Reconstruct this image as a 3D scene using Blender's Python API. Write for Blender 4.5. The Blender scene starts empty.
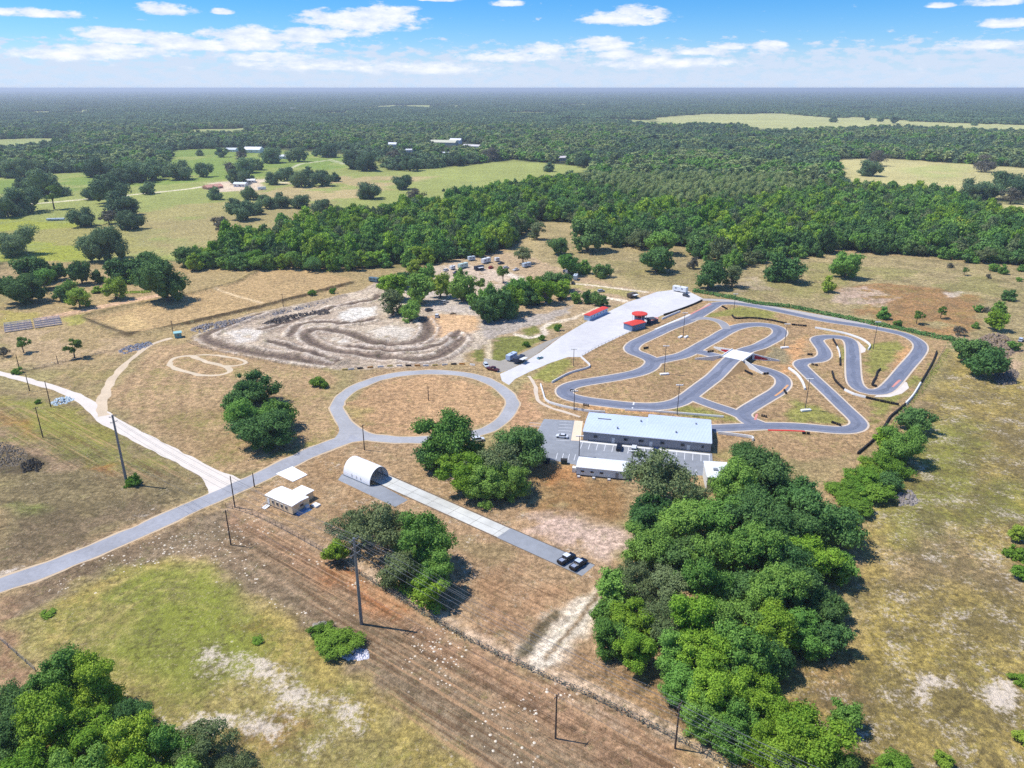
import bpy, math, random
import numpy as np
from mathutils import Vector, Matrix
R = math.radians
random.seed(7); rng = np.random.default_rng(7)
S = bpy.context.scene
COL = S.collection

# ------------------------------------------------------------------ camera model
FPX, PITCH, CAMH = 750.0, R(21.54), 120.0
cp, sp = math.cos(PITCH), math.sin(PITCH)
def G(px, py, h=0.0):
    """point at height h seen at a pixel of the photograph (used to survey the site)"""
    a = (px-512)/FPX; b = -(py-384)/FPX
    dx, dy, dz = a, cp+b*sp, -sp+b*cp
    dz = min(dz, -0.0015)
    t = (h-CAMH)/dz
    return (dx*t, dy*t)
def to_px(x, y, z):
    z = z-CAMH
    f = y*cp - z*sp; u = y*sp + z*cp
    return 512+FPX*x/f, 384-FPX*u/f
def scale_at(x, y, z=0):
    return FPX/(y*cp-(z-CAMH)*sp)
def hgt(px, py, ptop):
    """height of an upright thing with base at (px,py) and top at pixel row ptop"""
    x, y = G(px, py); lo, hi = 0., 60.
    for _ in range(40):
        m = (lo+hi)/2
        if to_px(x, y, m)[1] > ptop: lo = m
        else: hi = m
    return lo

# ------------------------------------------------------------------ colour and materials
def lin(c, k=1.0):
    o = []
    for v in c:
        v = v/255.
        o.append(k*(v/12.92 if v <= .04045 else ((v+.055)/1.055)**2.4))
    return tuple(o)
MATS = {}
def mat(name, rgb, rough=.8, metal=0., var=.18, scale=1.2, bump=0., spec=.3, var2=None):
    """procedural: two noises vary the colour (srgb 0-255)"""
    if name in MATS: return MATS[name]
    m = bpy.data.materials.new(name); m.use_nodes = True; MATS[name] = m
    n, l = m.node_tree.nodes, m.node_tree.links
    b = n['Principled BSDF']; b.inputs['Roughness'].default_value = rough
    b.inputs['Metallic'].default_value = metal
    b.inputs['Specular IOR Level'].default_value = spec
    tc = n.new('ShaderNodeTexCoord')
    a = n.new('ShaderNodeTexNoise'); a.inputs['Scale'].default_value = scale; a.inputs['Detail'].default_value = 6
    a.inputs['Roughness'].default_value = .65
    c = n.new('ShaderNodeTexNoise'); c.inputs['Scale'].default_value = scale*.13; c.inputs['Detail'].default_value = 3
    l.new(tc.outputs['Object'], a.inputs['Vector']); l.new(tc.outputs['Object'], c.inputs['Vector'])
    ad = n.new('ShaderNodeMath'); ad.operation = 'ADD'
    l.new(a.outputs['Fac'], ad.inputs[0]); l.new(c.outputs['Fac'], ad.inputs[1])
    mr = n.new('ShaderNodeMapRange'); mr.inputs[1].default_value = .6; mr.inputs[2].default_value = 1.4
    l.new(ad.outputs[0], mr.inputs[0])
    mx = n.new('ShaderNodeMix'); mx.data_type = 'RGBA'
    base = lin(rgb)
    lo = lin(var2) if var2 else tuple(v*(1-var) for v in base)
    hi = tuple(min(.92, v*(1+var*.6)) for v in base)
    mx.inputs[6].default_value = (*lo, 1); mx.inputs[7].default_value = (*hi, 1)
    l.new(mr.outputs[0], mx.inputs[0]); l.new(mx.outputs[2], b.inputs['Base Color'])
    if bump:
        bp = n.new('ShaderNodeBump'); bp.inputs['Strength'].default_value = bump; bp.inputs['Distance'].default_value = .2
        l.new(a.outputs['Fac'], bp.inputs['Height']); l.new(bp.outputs[0], b.inputs['Normal'])
    return m

def roofmat(name, rgb, ang, pitch=1.0, rough=.45, var=.12):
    """sheet metal with standing seams across direction ang"""
    if name in MATS: return MATS[name]
    m = mat(name, rgb, rough, .15, var, .5)
    n, l = m.node_tree.nodes, m.node_tree.links
    b = n['Principled BSDF']
    tc = [x for x in n if x.type == 'TEX_COORD'][0]
    mp = n.new('ShaderNodeMapping'); mp.inputs['Rotation'].default_value = (0, 0, -ang)
    l.new(tc.outputs['Object'], mp.inputs[0])
    w = n.new('ShaderNodeTexWave'); w.inputs['Scale'].default_value = .314/pitch; w.inputs['Distortion'].default_value = 0
    l.new(mp.outputs[0], w.inputs[0])
    bp = n.new('ShaderNodeBump'); bp.inputs['Strength'].default_value = .5; bp.inputs['Distance'].default_value = .06
    l.new(w.outputs['Fac'], bp.inputs['Height']); l.new(bp.outputs[0], b.inputs['Normal'])
    return m

# ------------------------------------------------------------------ mesh builder
def npmesh(name, V, F, m=None, attrs=None, smooth=False):
    """V (n,3); F (k,q) all the same size"""
    me = bpy.data.meshes.new(name)
    V = np.asarray(V, np.float32); F = np.asarray(F, np.int32)
    me.vertices.add(len(V)); me.vertices.foreach_set('co', V.ravel())
    me.loops.add(F.size); me.loops.foreach_set('vertex_index', F.ravel())
    me.polygons.add(len(F)); me.polygons.foreach_set('loop_start', np.arange(len(F), dtype=np.int32)*F.shape[1])
    if attrs:
        for k, (t, d) in attrs.items():
            at = me.attributes.new(k, t, 'POINT')
            at.data.foreach_set('color' if 'COLOR' in t else 'value', np.asarray(d, np.float32).ravel())
    me.update(calc_edges=True)
    if smooth: me.polygons.foreach_set('use_smooth', np.ones(len(F), bool))
    if m: me.materials.append(m)
    return me
class MB:
    def __init__(s): s.v = []; s.f = []
    def poly(s, pts):
        b = len(s.v); s.v += [tuple(p) for p in pts]; s.f.append(tuple(range(b, b+len(pts)))); return s
    def prism(s, pts, z0, z1):
        """pts ccw (x,y) or (x,y) with z callable"""
        b = len(s.v); n = len(pts)
        s.v += [(p[0], p[1], z0) for p in pts]+[(p[0], p[1], z1) for p in pts]
        s.f.append(tuple(range(b+n-1, b-1, -1))); s.f.append(tuple(range(b+n, b+2*n)))
        for i in range(n):
            j = (i+1) % n; s.f.append((b+i, b+j, b+n+j, b+n+i))
        return s
    def box(s, c, d, rz=0):
        x, y, z = c; a, b_, h = d[0]/2, d[1]/2, d[2]/2
        q = [(-a, -b_), (a, -b_), (a, b_), (-a, b_)]; co, si = math.cos(rz), math.sin(rz)
        return s.prism([(x+u*co-v*si, y+u*si+v*co) for u, v in q], z-h, z+h)
    def cyl(s, p0, p1, r0, r1=None, n=8, cap=True):
        r1 = r0 if r1 is None else r1
        p0, p1 = Vector(p0), Vector(p1); d = (p1-p0).normalized()
        u = d.orthogonal().normalized(); w = d.cross(u); b = len(s.v)
        for p, r in ((p0, r0), (p1, r1)):
            for i in range(n):
                a = 2*math.pi*i/n; s.v.append(tuple(p+(u*math.cos(a)+w*math.sin(a))*r))
        for i in range(n):
            j = (i+1) % n; s.f.append((b+i, b+j, b+n+j, b+n+i))
        if cap: s.f.append(tuple(range(b+n-1, b-1, -1))); s.f.append(tuple(range(b+n, b+2*n)))
        return s
    def extrude_y(s, prof, y0, y1):
        """profile (x,z) ccw seen from -y"""
        b = len(s.v); n = len(prof)
        s.v += [(p[0], y0, p[1]) for p in prof]+[(p[0], y1, p[1]) for p in prof]
        s.f.append(tuple(range(b, b+n))); s.f.append(tuple(range(b+2*n-1, b+n-1, -1)))
        for i in range(n):
            j = (i+1) % n; s.f.append((b+j, b+i, b+n+i, b+n+j))
        return s
    def mesh(s, name, m):
        me = bpy.data.meshes.new(name); me.from_pydata(s.v, [], s.f); me.update()
        if m: me.materials.append(m)
        return me
    def build(s, name, m, parent=None, bevel=0, smooth=False):
        o = bpy.data.objects.new(name, s.mesh(name, m)); COL.objects.link(o)
        if parent: o.parent = parent
        if bevel:
            md = o.modifiers.new('bevel', 'BEVEL'); md.width = bevel; md.segments = 2; md.limit_method = 'ANGLE'
        if smooth: o.data.polygons.foreach_set('use_smooth', [True]*len(o.data.polygons))
        return o
def tag(o, label=None, cat=None, group=None, kind=None):
    if label: o['label'] = label
    if cat: o['category'] = cat
    if group: o['group'] = group
    if kind: o['kind'] = kind
    return o
def empty(name, x, y, z=0, rz=0, label=None, cat=None, group=None):
    o = bpy.data.objects.new(name, None); COL.objects.link(o)
    o.empty_display_size = .5; o.location = (x, y, z); o.rotation_euler = (0, 0, rz)
    return tag(o, label, cat, group)
def copy_tree(o, kids, parent=None):
    c = o.copy(); COL.objects.link(c); c.parent = parent
    for ch in kids.get(o.name, []): copy_tree(ch, kids, c)
    return c
def kidmap():
    k = {}
    for o in COL.objects:
        if o.parent: k.setdefault(o.parent.name, []).append(o)
    return k
def ordinal(i):
    return ['leftmost', 'second from left', 'third from left', 'fourth from left', 'fifth from left', 'sixth from left',
            'seventh from left', 'eighth from left', 'ninth from left', 'tenth from left', 'eleventh from left', 'twelfth from left',
            'thirteenth from left', 'fourteenth from left', 'fifteenth from left', 'sixteenth from left'][i]

# ------------------------------------------------------------------ noise, splines, polygons (numpy)
_P = rng.random((257, 257))
def vnoise(x, y):
    xi = np.floor(x).astype(int); yi = np.floor(y).astype(int); fx = x-xi; fy = y-yi
    fx = fx*fx*(3-2*fx); fy = fy*fy*(3-2*fy); xi %= 256; yi %= 256
    a = _P[xi, yi]; b = _P[xi+1, yi]; c = _P[xi, yi+1]; d = _P[xi+1, yi+1]
    return (a*(1-fx)+b*fx)*(1-fy)+(c*(1-fx)+d*fx)*fy
def fbm(x, y, s, o=4, off=0.):
    t = 0; a = .5; w = 0
    for i in range(o):
        t = t+a*vnoise(x/s+off+i*17.3, y/s+off*1.7+i*9.1); w += a; a *= .55; s *= .5
    return t/w
def in_poly(x, y, P):
    x = np.asarray(x, float); y = np.asarray(y, float); r = np.zeros(x.shape, bool); n = len(P)
    for i in range(n):
        x0, y0 = P[i]; x1, y1 = P[(i+1) % n]
        if y0 == y1: continue
        c = ((y0 > y) != (y1 > y)) & (x < (x1-x0)*(y-y0)/(y1-y0)+x0); r ^= c
    return r
def seg_dist(x, y, P, closed):
    d = np.full(np.shape(x), 1e9); n = len(P)
    for i in range(n if closed else n-1):
        x0, y0 = P[i]; x1, y1 = P[(i+1) % n]; vx, vy = x1-x0, y1-y0; L = vx*vx+vy*vy+1e-9
        t = np.clip(((x-x0)*vx+(y-y0)*vy)/L, 0, 1)
        d = np.minimum(d, np.hypot(x-x0-t*vx, y-y0-t*vy))
    return d
def spline(P, step=2.0, closed=False):
    P = [np.array(p, float) for p in P]; n = len(P); out = []
    for i in range(n if closed else n-1):
        if closed: a, b, c, d = P[i-1], P[i], P[(i+1) % n], P[(i+2) % n]
        else: a, b, c, d = P[max(i-1, 0)], P[i], P[i+1], P[min(i+2, n-1)]
        k = max(2, int(np.linalg.norm(c-b)/step))
        for j in range(k):
            t = j/k
            out.append(.5*((2*b)+(c-a)*t+(2*a-5*b+4*c-d)*t*t+(3*b-a-3*c+d)*t**3))
    if not closed: out.append(P[-1])
    return np.array(out)
def gp(pts): return [G(*p) for p in pts]
def frames(C, closed=False):
    if closed: T = np.roll(C, -1, 0)-np.roll(C, 1, 0)
    else: T = np.gradient(C, axis=0)
    T /= np.linalg.norm(T, axis=1)[:, None]+1e-9
    return T, np.stack([-T[:, 1], T[:, 0]], 1)
def ribbon(name, C, w, z, m, closed=False, zprof=None, kind='structure', jitter=0):
    T, N = frames(C, closed); w = np.broadcast_to(np.asarray(w, float), (len(C),)).copy()
    wl = w/2; wr = w/2
    if jitter:
        s = np.arange(len(C)); wl = wl+(vnoise(s*.45, s*0+3.3)-.5)*jitter; wr = wr+(vnoise(s*.45, s*0+7.7)-.5)*jitter
    zz = (np.full(len(C), z) if zprof is None else z+zprof)+np.linspace(0, .003, len(C))
    V = np.concatenate([np.column_stack([C-N*wr[:, None], zz]), np.column_stack([C+N*wl[:, None], zz])])
    n = len(C); i = np.arange(n if closed else n-1); j = (i+1) % n
    F = np.column_stack([i, j, j+n, i+n])
    o = bpy.data.objects.new(name, npmesh(name, V, F, m)); COL.objects.link(o)
    return tag(o, kind=kind)
def sheet(name, pts, z, m, kind='structure'):
    o = MB().poly([(x, y, z) for x, y in pts]).build(name, m)
    return tag(o, kind=kind)

DENOISE = False
HAZE, EXPO = 9e-5, 0.2
TINT_LO, TINT_HI = (1.0, 1.45, 2.2), (.40, 1.08, 1.9)
# ================================================================== GROUND
def px_poly(*pts): return [G(*p) for p in pts]
def paint(base, X, Y, poly, rgb, a=1., feather=4., warp=6., patch=0., ps=12., closed=True, width=None, seed=0.):
    """alpha-over a colour inside a ground polygon (or along a line of given width); edges wander by noise"""
    P = np.array(poly); m = feather+warp+(width or 0)
    bb = (X > P[:, 0].min()-m) & (X < P[:, 0].max()+m) & (Y > P[:, 1].min()-m) & (Y < P[:, 1].max()+m)
    if not bb.any(): return
    x, y = X[bb], Y[bb]
    wx = x+(fbm(x, y, max(2., warp*1.6), 3, 3.1+seed)-.5)*2.4*warp; wy = y+(fbm(x, y, max(2., warp*1.6), 3, 8.7+seed)-.5)*2.4*warp
    d = seg_dist(wx, wy, poly, closed)
    if closed: d = np.where(in_poly(wx, wy, poly), -d, d)
    else: d = d-width/2
    al = np.clip(.5-d/(2*feather+1e-6), 0, 1); al = al*al*(3-2*al)*a
    if patch:
        n = fbm(x, y, ps, 4, 1.9+seed); al = al*np.clip((n-(.25+.5*patch))*11+.5, 0, 1)
    c = np.array(rgb if max(rgb) <= 1 else lin(rgb))[None, :]
    base[bb] = base[bb]*(1-al[:, None])+c*al[:, None] if base.ndim == 2 else base[bb]
def mask(arr, X, Y, poly, v=1., feather=4., warp=5., closed=True, width=None):
    b = np.repeat(arr[:, None], 1, 1); paint(b, X, Y, poly, (v,), 1., feather, warp, closed=closed, width=width); arr[:] = b[:, 0]

# near grid 1-1.5 m, growing towards the horizon
ys = [40.]
while ys[-1] < 60000:
    y = ys[-1]; ys.append(y+(1.05 if y < 480 else 1.05+(y-480)*.006 if y < 900 else 3.6+(y-900)*.03))
ys = np.array([-400., -150., -40, 0, 20, 32]+ys)
half = [0.]
while half[-1] < 60000:
    x = half[-1]; half.append(x+(1.1 if x < 190 else 1.4 if x < 330 else 1.4+(x-330)*.035))
xs = np.array([-v for v in half[:0:-1]]+half)
XX, YY = np.meshgrid(xs, ys); X = XX.ravel(); Y = YY.ravel(); NV = len(X)
far = np.hypot(X, Y) > 20000

n1 = fbm(X, Y, 45., 5); n2 = fbm(X, Y, 9., 4, 5.); n3 = fbm(X, Y, 160., 4, 11.)
c1 = np.array(lin((176, 147, 112))); c2 = np.array(lin((160, 146, 100))); c3 = np.array(lin((144, 125, 94)))
t = np.clip((n1-.35)*3.3, 0, 1)[:, None]; u = np.clip((n2-.45)*3, 0, 1)[:, None]
base = (c1*(1-t)+c2*t)*(1-.45*u)+c3*.45*u
sand = np.zeros(NV); scrub = np.zeros(NV); weed = np.zeros(NV); speck = np.zeros(NV); tuft = np.full(NV, .6); stripe = np.zeros(NV); Z = np.zeros(NV)

def P_(rgb, pts, a=1., f=4., w=6., patch=0., ps=12., seed=0.): paint(base, X, Y, px_poly(*pts), rgb, a, f, w, patch, ps, seed=seed)
def L_(rgb, pts, width, a=1., f=1., w=1.2, patch=0., seed=0.): paint(base, X, Y, px_poly(*pts), rgb, a, f, w, patch, 6., False, width, seed)

# --- distance: wood floor everywhere, then the clearings
d = np.hypot(X, Y); fl = np.clip((Y-560)/60, 0, 1)[:, None]
P_((52, 62, 38), [(-900, 275), (180, 268), (330, 268), (430, 265), (505, 246), (535, 222), (575, 222), (640, 246), (700, 234), (768, 238), (850, 250), (1024, 264), (1900, 290), (1900, 86.5), (-900, 86.5)], 1, 8, 8)
base[far] = np.array(lin((58, 74, 52)))
CLR = lambda x, y: (fbm(x, y, 420., 3, 21.) > .625) & (y > 1500)
clr = CLR(X, Y) & ~far; base[clr] = np.array(lin((150, 156, 100)))
PASTURE = [(-260, 262), (-260, 182), (0, 176), (60, 173), (95, 173), (128, 173), (165, 171), (175, 150), (240, 148), (330, 153), (372, 158), (392, 171), (440, 168), (512, 160), (600, 168), (540, 181), (500, 190), (425, 204), (370, 211), (300, 222), (235, 238), (192, 254), (180, 262), (100, 262)]
P_((148, 154, 88), PASTURE, 1, 10, 10)
P_((116, 140, 64), [(-260, 206), (0, 196), (140, 186), (240, 178), (330, 172), (360, 160), (340, 154), (240, 148), (170, 150), (160, 168), (0, 180), (-260, 190)], .8, 14, 20, .25, 60)
P_((156, 160, 62), [(-200, 212), (0, 214), (60, 222), (120, 232), (150, 250), (80, 262), (-200, 262)], .75, 10, 20, .2, 50)
P_((166, 152, 102), [(110, 218), (180, 205), (235, 200), (330, 206), (360, 214), (300, 228), (235, 240), (190, 256), (140, 245), (170, 232)], .8, 8, 14, .15, 40)
P_((186, 160, 122), [(240, 188), (330, 176), (440, 176), (400, 184), (360, 200), (260, 200)], .7, 12, 18, .3, 40)
P_((158, 142, 100), [(0, 232), (110, 224), (230, 214), (330, 200), (330, 224), (190, 254), (60, 262), (0, 262)], .6, 12, 18, .35, 60)
P_((172, 172, 116), [(640, 119), (700, 114), (830, 113), (1024, 121), (1500, 130), (1500, 140), (1024, 131), (900, 127), (860, 128), (760, 131), (740, 125), (680, 123)], 1, 50, 60)
P_((186, 176, 122), [(835, 160), (880, 158), (1024, 168), (1500, 180), (1500, 205), (1040, 196), (1010, 200), (960, 196), (890, 191), (845, 188), (790, 188), (760, 184), (800, 182), (848, 184)], 1, 10, 14)
P_((160, 168, 100), [(900, 168), (970, 162), (960, 175), (930, 182)], .6, 20, 20, .2, 50)
P_((186, 176, 122), [(955, 199), (1060, 206), (1060, 218), (1000, 214)], 1, 6, 6)
P_((150, 158, 100), [(-200, 143), (38, 142), (42, 146), (-200, 150)], .8, 40, 40)
L_((226, 212, 186), [(-30, 208), (44, 203), (110, 197), (180, 190), (222, 184), (262, 181), (300, 184)], 7, 1, 3, 3)
L_((226, 214, 190), [(262, 181), (300, 164), (330, 160), (345, 164)], 5, .8, 3, 3)
P_((214, 192, 168), [(205, 183), (262, 179), (262, 190), (215, 192)], .9, 5, 6)

# --- upper field behind the kart track
P_((172, 154, 112), [(538, 222), (575, 224), (640, 250), (700, 236), (768, 242), (850, 252), (1024, 268), (1200, 290), (1200, 395), (1024, 392), (955, 342), (700, 290), (640, 292), (540, 262), (505, 255)], 1, 4, 5)
P_((148, 142, 88), [(790, 262), (900, 268), (1024, 285), (1024, 305), (900, 290), (800, 300), (740, 290)], .7, 6, 10, .35, 18, 2)
P_((150, 138, 92), [(600, 260), (700, 262), (760, 300), (700, 292), (640, 288)], .6, 6, 10, .4, 20, 4)
P_((166, 124, 84), [(838, 288), (900, 282), (968, 296), (985, 320), (960, 340), (900, 328), (850, 312)], .85, 5, 10, .15, 25, 6)
P_((204, 178, 158), [(836, 290), (870, 286), (892, 297), (885, 306), (850, 305), (835, 300)], .85, 3, 7, .3, 8, 8)
P_((214, 196, 176), [(942, 292), (962, 291), (966, 296), (948, 298)], .9, 2, 4, .1, 8)
P_((196, 166, 136), [(955, 336), (1024, 345), (1024, 375), (985, 372), (958, 350)], .8, 4, 8, .2, 14)
P_((196, 176, 148), [(700, 283), (770, 276), (775, 290), (740, 294)], .7, 4, 8, .35, 8, 3)

# --- left: mown rectangle, tan drive, open ground
P_((168, 146, 104), [(0, 262), (180, 262), (430, 272), (380, 300), (190, 338), (0, 372)], .8, 5, 8)
P_((180, 152, 110), [(86, 320), (160, 302), (235, 284), (262, 270), (300, 267), (352, 279), (345, 288), (256, 308), (130, 334)], 1, 1.5, 1.5)
P_((200, 172, 122), [(92, 322), (130, 313), (150, 326), (130, 332)], .7, 2, 3, .1)
L_((216, 190, 150), [(216, 289), (240, 297), (262, 303)], 2.6, .9, .8, .8)
L_((208, 172, 140), [(20, 322), (50, 317), (100, 307), (150, 297), (172, 292)], 8, .9, 1.5, 1.5)
P_((120, 108, 80), [(84, 322), (96, 319), (124, 331), (121, 338)], .7, 1.5, 2)
L_((84, 70, 50), [(78, 318), (128, 336), (190, 324), (256, 309), (352, 284)], 2.8, .92, .8, .8)  # shade of the lower bank painted into the ground colour as a dark strip
L_((96, 86, 56), [(78, 318), (120, 308), (165, 300), (215, 288), (240, 281), (262, 268)], 3.5, .7, 1.5, 2)  # upper bank: its shadow line darkened into the ground colour too
L_((88, 78, 54), [(10, 375), (60, 363), (105, 352), (150, 342)], 3.0, .85, 1.2, 1.8)
P_((172, 158, 90), [(0, 310), (40, 314), (36, 322), (0, 326)], .9, 3, 4)
P_((160, 156, 80), [(62, 318), (80, 315), (84, 324), (70, 326)], .8, 2, 3, .1)
P_((196, 168, 134), [(0, 330), (56, 330), (110, 340), (150, 345), (60, 366), (0, 372)], .5, 5, 8, .3, 20)
# open ground between the left drive and the clump of trees
P_((180, 150, 114), [(104, 396), (160, 344), (200, 342), (330, 370), (332, 408), (345, 432), (258, 470), (225, 474), (130, 424)], .9, 4, 6)
P_((152, 128, 92), [(150, 420), (240, 400), (240, 450), (215, 468)], .6, 6, 10, .3, 14)
P_((150, 146, 74), [(258, 462), (330, 434), (338, 420), (330, 440), (290, 458)], .8, 3, 4, .2)
P_((150, 140, 82), [(60, 372), (110, 368), (100, 398)], .5, 5, 8, .3, 14)
Cg = spline(gp([(103, 420), (103, 400), (112, 380), (128, 362), (150, 345.5)]), 4.); Tg, Ng = frames(Cg)
for k_ in range(9):
    D_ = Cg-Ng*(7+3.6*k_)*(1+.25*np.linspace(0, 1, len(Cg))[:, None]); paint(base, X, Y, [tuple(p) for p in D_], [(126, 100, 76), (206, 170, 130)][k_ % 2], .5, .6, .8, .3, 8, False, 1.2, k_)
    if k_ < 6: D_ = Cg+Ng*(6+3.4*k_); paint(base, X, Y, [tuple(p) for p in D_], [(136, 110, 84), (204, 170, 128)][k_ % 2], .45, .6, .8, .3, 8, False, 1.1, k_+9)
# mower rounds in the bottom-left field
for k_ in range(6):
    q = [(66+k_*7, 640+k_*3), (60+k_*7, 616+k_*4), (96+k_*7, 592+k_*4), (150+k_*3, 568+k_*5), (196+k_*2, 572+k_*6)]
    L_([(196, 172, 112), (118, 116, 62)][k_ % 2], q, 1.5, .5, .7, 1., .3, k_)
# field left of the entry road
P_((142, 126, 92), [(0, 392), (60, 398), (90, 412), (140, 442), (218, 484), (120, 530), (0, 574)], .9, 4, 5)
P_((150, 144, 72), [(0, 398), (70, 408), (110, 432), (120, 455), (60, 445), (0, 425)], .8, 4, 8, .2, 16, 1)
P_((186, 132, 80), [(0, 412), (40, 436), (0, 436)], .7, 4, 8, .2, 16)
P_((178, 120, 66), [(85, 460), (122, 462), (120, 478), (98, 475)], .7, 3, 6, .2, 10)
P_((124, 134, 66), [(12, 505), (40, 503), (45, 516), (20, 520)], .8, 3, 6, .1, 10)
P_((132, 140, 66), [(60, 448), (105, 452), (120, 462), (90, 466), (60, 458)], .7, 3, 6, .15, 10)
P_((190, 158, 128), [(0, 428), (40, 440), (75, 470), (40, 466), (0, 448)], .75, 4, 7, .2, 12)
P_((96, 84, 66), [(0, 440), (28, 450), (46, 466), (24, 474), (0, 470)], .85, 2, 5, .15, 8)
P_((128, 108, 88), [(0, 520), (140, 500), (150, 520), (0, 575)], .6, 5, 9, .35, 10)
mask(sand, X, Y, px_poly((0, 574), (40, 556), (90, 538), (150, 508), (180, 492)), .62, 2.5, 3, False, 4.5)
mask(sand, X, Y, px_poly((145, 490), (185, 480), (210, 487), (160, 508)), 0.55, 4, 5)
# corridor under the power lines
COR = [(0, 612), (60, 572), (130, 548), (190, 520), (228, 506), (262, 520), (330, 558), (400, 600), (470, 642), (540, 676), (620, 712), (700, 750), (760, 790), (480, 790), (400, 708), (330, 640), (260, 598), (190, 556), (110, 575), (40, 610), (0, 640)]
P_((148, 128, 102), COR, 1, 2.5, 4)
P_((162, 129, 101), [(228, 506), (262, 520), (330, 558), (400, 600), (470, 642), (540, 676), (620, 712), (700, 750), (760, 790), (650, 790), (540, 718), (440, 652), (330, 590), (240, 530)], .95, 3, 4)
P_((188, 126, 82), [(318, 560), (345, 566), (400, 602), (400, 622), (360, 600), (325, 578)], .85, 2, 4, .1)
P_((196, 168, 140), [(232, 500), (262, 512), (330, 548), (330, 556), (262, 522), (226, 508)], .85, 1.5, 2, .15)
P_((128, 108, 84), [(0, 602), (60, 570), (130, 545), (190, 522), (190, 530), (100, 572), (20, 608)], .8, 2, 3)
P_((160, 124, 98), [(0, 640), (0, 600), (40, 664), (20, 690), (0, 700)], .8, 2, 4)
for k_, (o_, rgb_, w_) in enumerate([(0, (196, 160, 122), 1.3), (7, (116, 90, 66), 1.2), (12, (198, 160, 124), 1.0), (19, (112, 88, 64), 1.6), (24, (190, 154, 118), 1.0), (31, (120, 94, 70), 1.2), (38, (190, 158, 126), .9), (46, (116, 94, 72), 1.2)]):
    L_(rgb_, [(250-o_, 524+o_*.55), (330-o_, 566+o_*.6), (400-o_, 612+o_*.7), (480-o_, 660+o_*.75), (560-o_, 700+o_*.8), (650-o_, 748+o_*.85), (700-o_, 778+o_)], w_, .6, .5, .5, .2, k_)
# bottom-left field
FIELD = [(10, 620), (70, 590), (150, 560), (200, 562), (262, 602), (330, 645), (400, 712), (480, 790), (-60, 800), (30, 690), (48, 668)]
P_((168, 152, 96), FIELD, 1, 3, 4)
P_((136, 142, 66), [(60, 610), (120, 572), (180, 560), (225, 580), (262, 625), (262, 660), (200, 700), (150, 690), (110, 660), (60, 640)], .85, 5, 9, .12, 20, 2)
P_((146, 152, 66), [(130, 580), (180, 570), (235, 600), (250, 640), (190, 640), (140, 620)], .7, 4, 8, .2, 14, 4)
P_((178, 156, 94), [(60, 604), (110, 574), (150, 562), (180, 560), (130, 578), (80, 612), (66, 640), (98, 668), (84, 676), (46, 642)], .8, 1.5, 2.5)
P_((176, 154, 88), [(262, 602), (300, 628), (330, 665), (400, 700), (470, 768), (420, 768), (330, 700), (290, 670), (255, 640)], .6, 3, 6, .1)
P_((152, 112, 78), [(285, 745), (250, 740), (240, 725), (275, 712), (330, 730)], .7, 3, 6, .2, 8)
P_((124, 86, 52), [(228, 614), (256, 624), (258, 638), (236, 636)], .6, 2, 4, .2, 8)
MK_S = [([(200, 648), (256, 632), (268, 650), (225, 668), (204, 664)], .42), ([(262, 655), (290, 672), (355, 702), (340, 728), (300, 716), (262, 690), (246, 670)], .5), ([(176, 722), (206, 704), (240, 706), (284, 722), (262, 738), (214, 728), (180, 736)], .52), ([(206, 676), (240, 680), (240, 700), (214, 696)], .3), ([(290, 730), (340, 735), (350, 752), (300, 750)], .3)]
for q, v_ in MK_S: mask(sand, X, Y, px_poly(*q), v_+.17, 6, 8)
mask(sand, X, Y, px_poly((120, 690), (165, 700), (180, 725), (150, 722)), .5, 4, 5)
mask(sand, X, Y, px_poly((380, 706), (470, 726), (470, 745), (400, 742)), .42, 6, 7)
for k_ in range(7):
    q = [(80+k_*8, 664), (62+k_*8, 640+k_*3), (64+k_*8, 616+k_*4), (98+k_*7, 592+k_*4), (150+k_*3, 568+k_*5), (196+k_*2, 572+k_*6)]
    L_([(204, 180, 122), (122, 112, 66)][k_ % 2], q, 1.5, .55, .6, 1., .25, k_)
# ground between strip and corridor
P_((176, 145, 112), [(230, 500), (290, 462), (350, 440), (420, 442), (520, 500), (620, 560), (640, 600), (600, 690), (470, 640), (400, 598), (262, 518)], .85, 3, 5)
P_((156, 124, 88), [(265, 450), (330, 450), (345, 475), (420, 520), (330, 520), (310, 480)], .5, 5, 8, .3, 14)
P_((162, 128, 96), [(470, 575), (520, 560), (575, 590), (540, 620), (520, 640), (480, 625)], .8, 4, 6, .1)
mask(sand, X, Y, px_poly((510, 545), (560, 566), (590, 590), (580, 625), (545, 622), (560, 600), (530, 580)), 0.5, 4, 5)
P_((214, 186, 168), [(530, 512), (565, 512), (620, 528), (636, 550), (600, 568), (570, 540), (540, 530)], .85, 4, 6, .22, 10, 5)
P_((230, 212, 186), [(515, 652), (540, 628), (575, 600), (600, 590), (598, 622), (580, 640), (562, 665), (545, 668)], .95, 2, 3.5, .12, 8, 3)
P_((150, 136, 96), [(470, 530), (520, 540), (500, 560), (450, 545)], .5, 4, 6, .3)
P_((150, 116, 78), [(530, 470), (580, 480), (628, 485), (632, 520), (580, 518), (540, 505)], .85, 4, 6, .1)
P_((176, 122, 78), [(545, 462), (580, 470), (575, 485), (545, 482)], .6, 3, 5, .1)
mask(sand, X, Y, px_poly((395, 462), (415, 460), (428, 476), (412, 480)), 0.6, 4, 5)
mask(sand, X, Y, px_poly((375, 452), (400, 456), (396, 474), (382, 465)), 0.42, 4, 5)
P_((166, 132, 96), [(560, 648), (640, 668), (700, 700), (740, 750), (660, 735), (600, 700)], .9, 3, 5)
P_((202, 164, 104), [(625, 664), (650, 668), (660, 700), (640, 706)], .8, 2, 5, .1)
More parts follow.
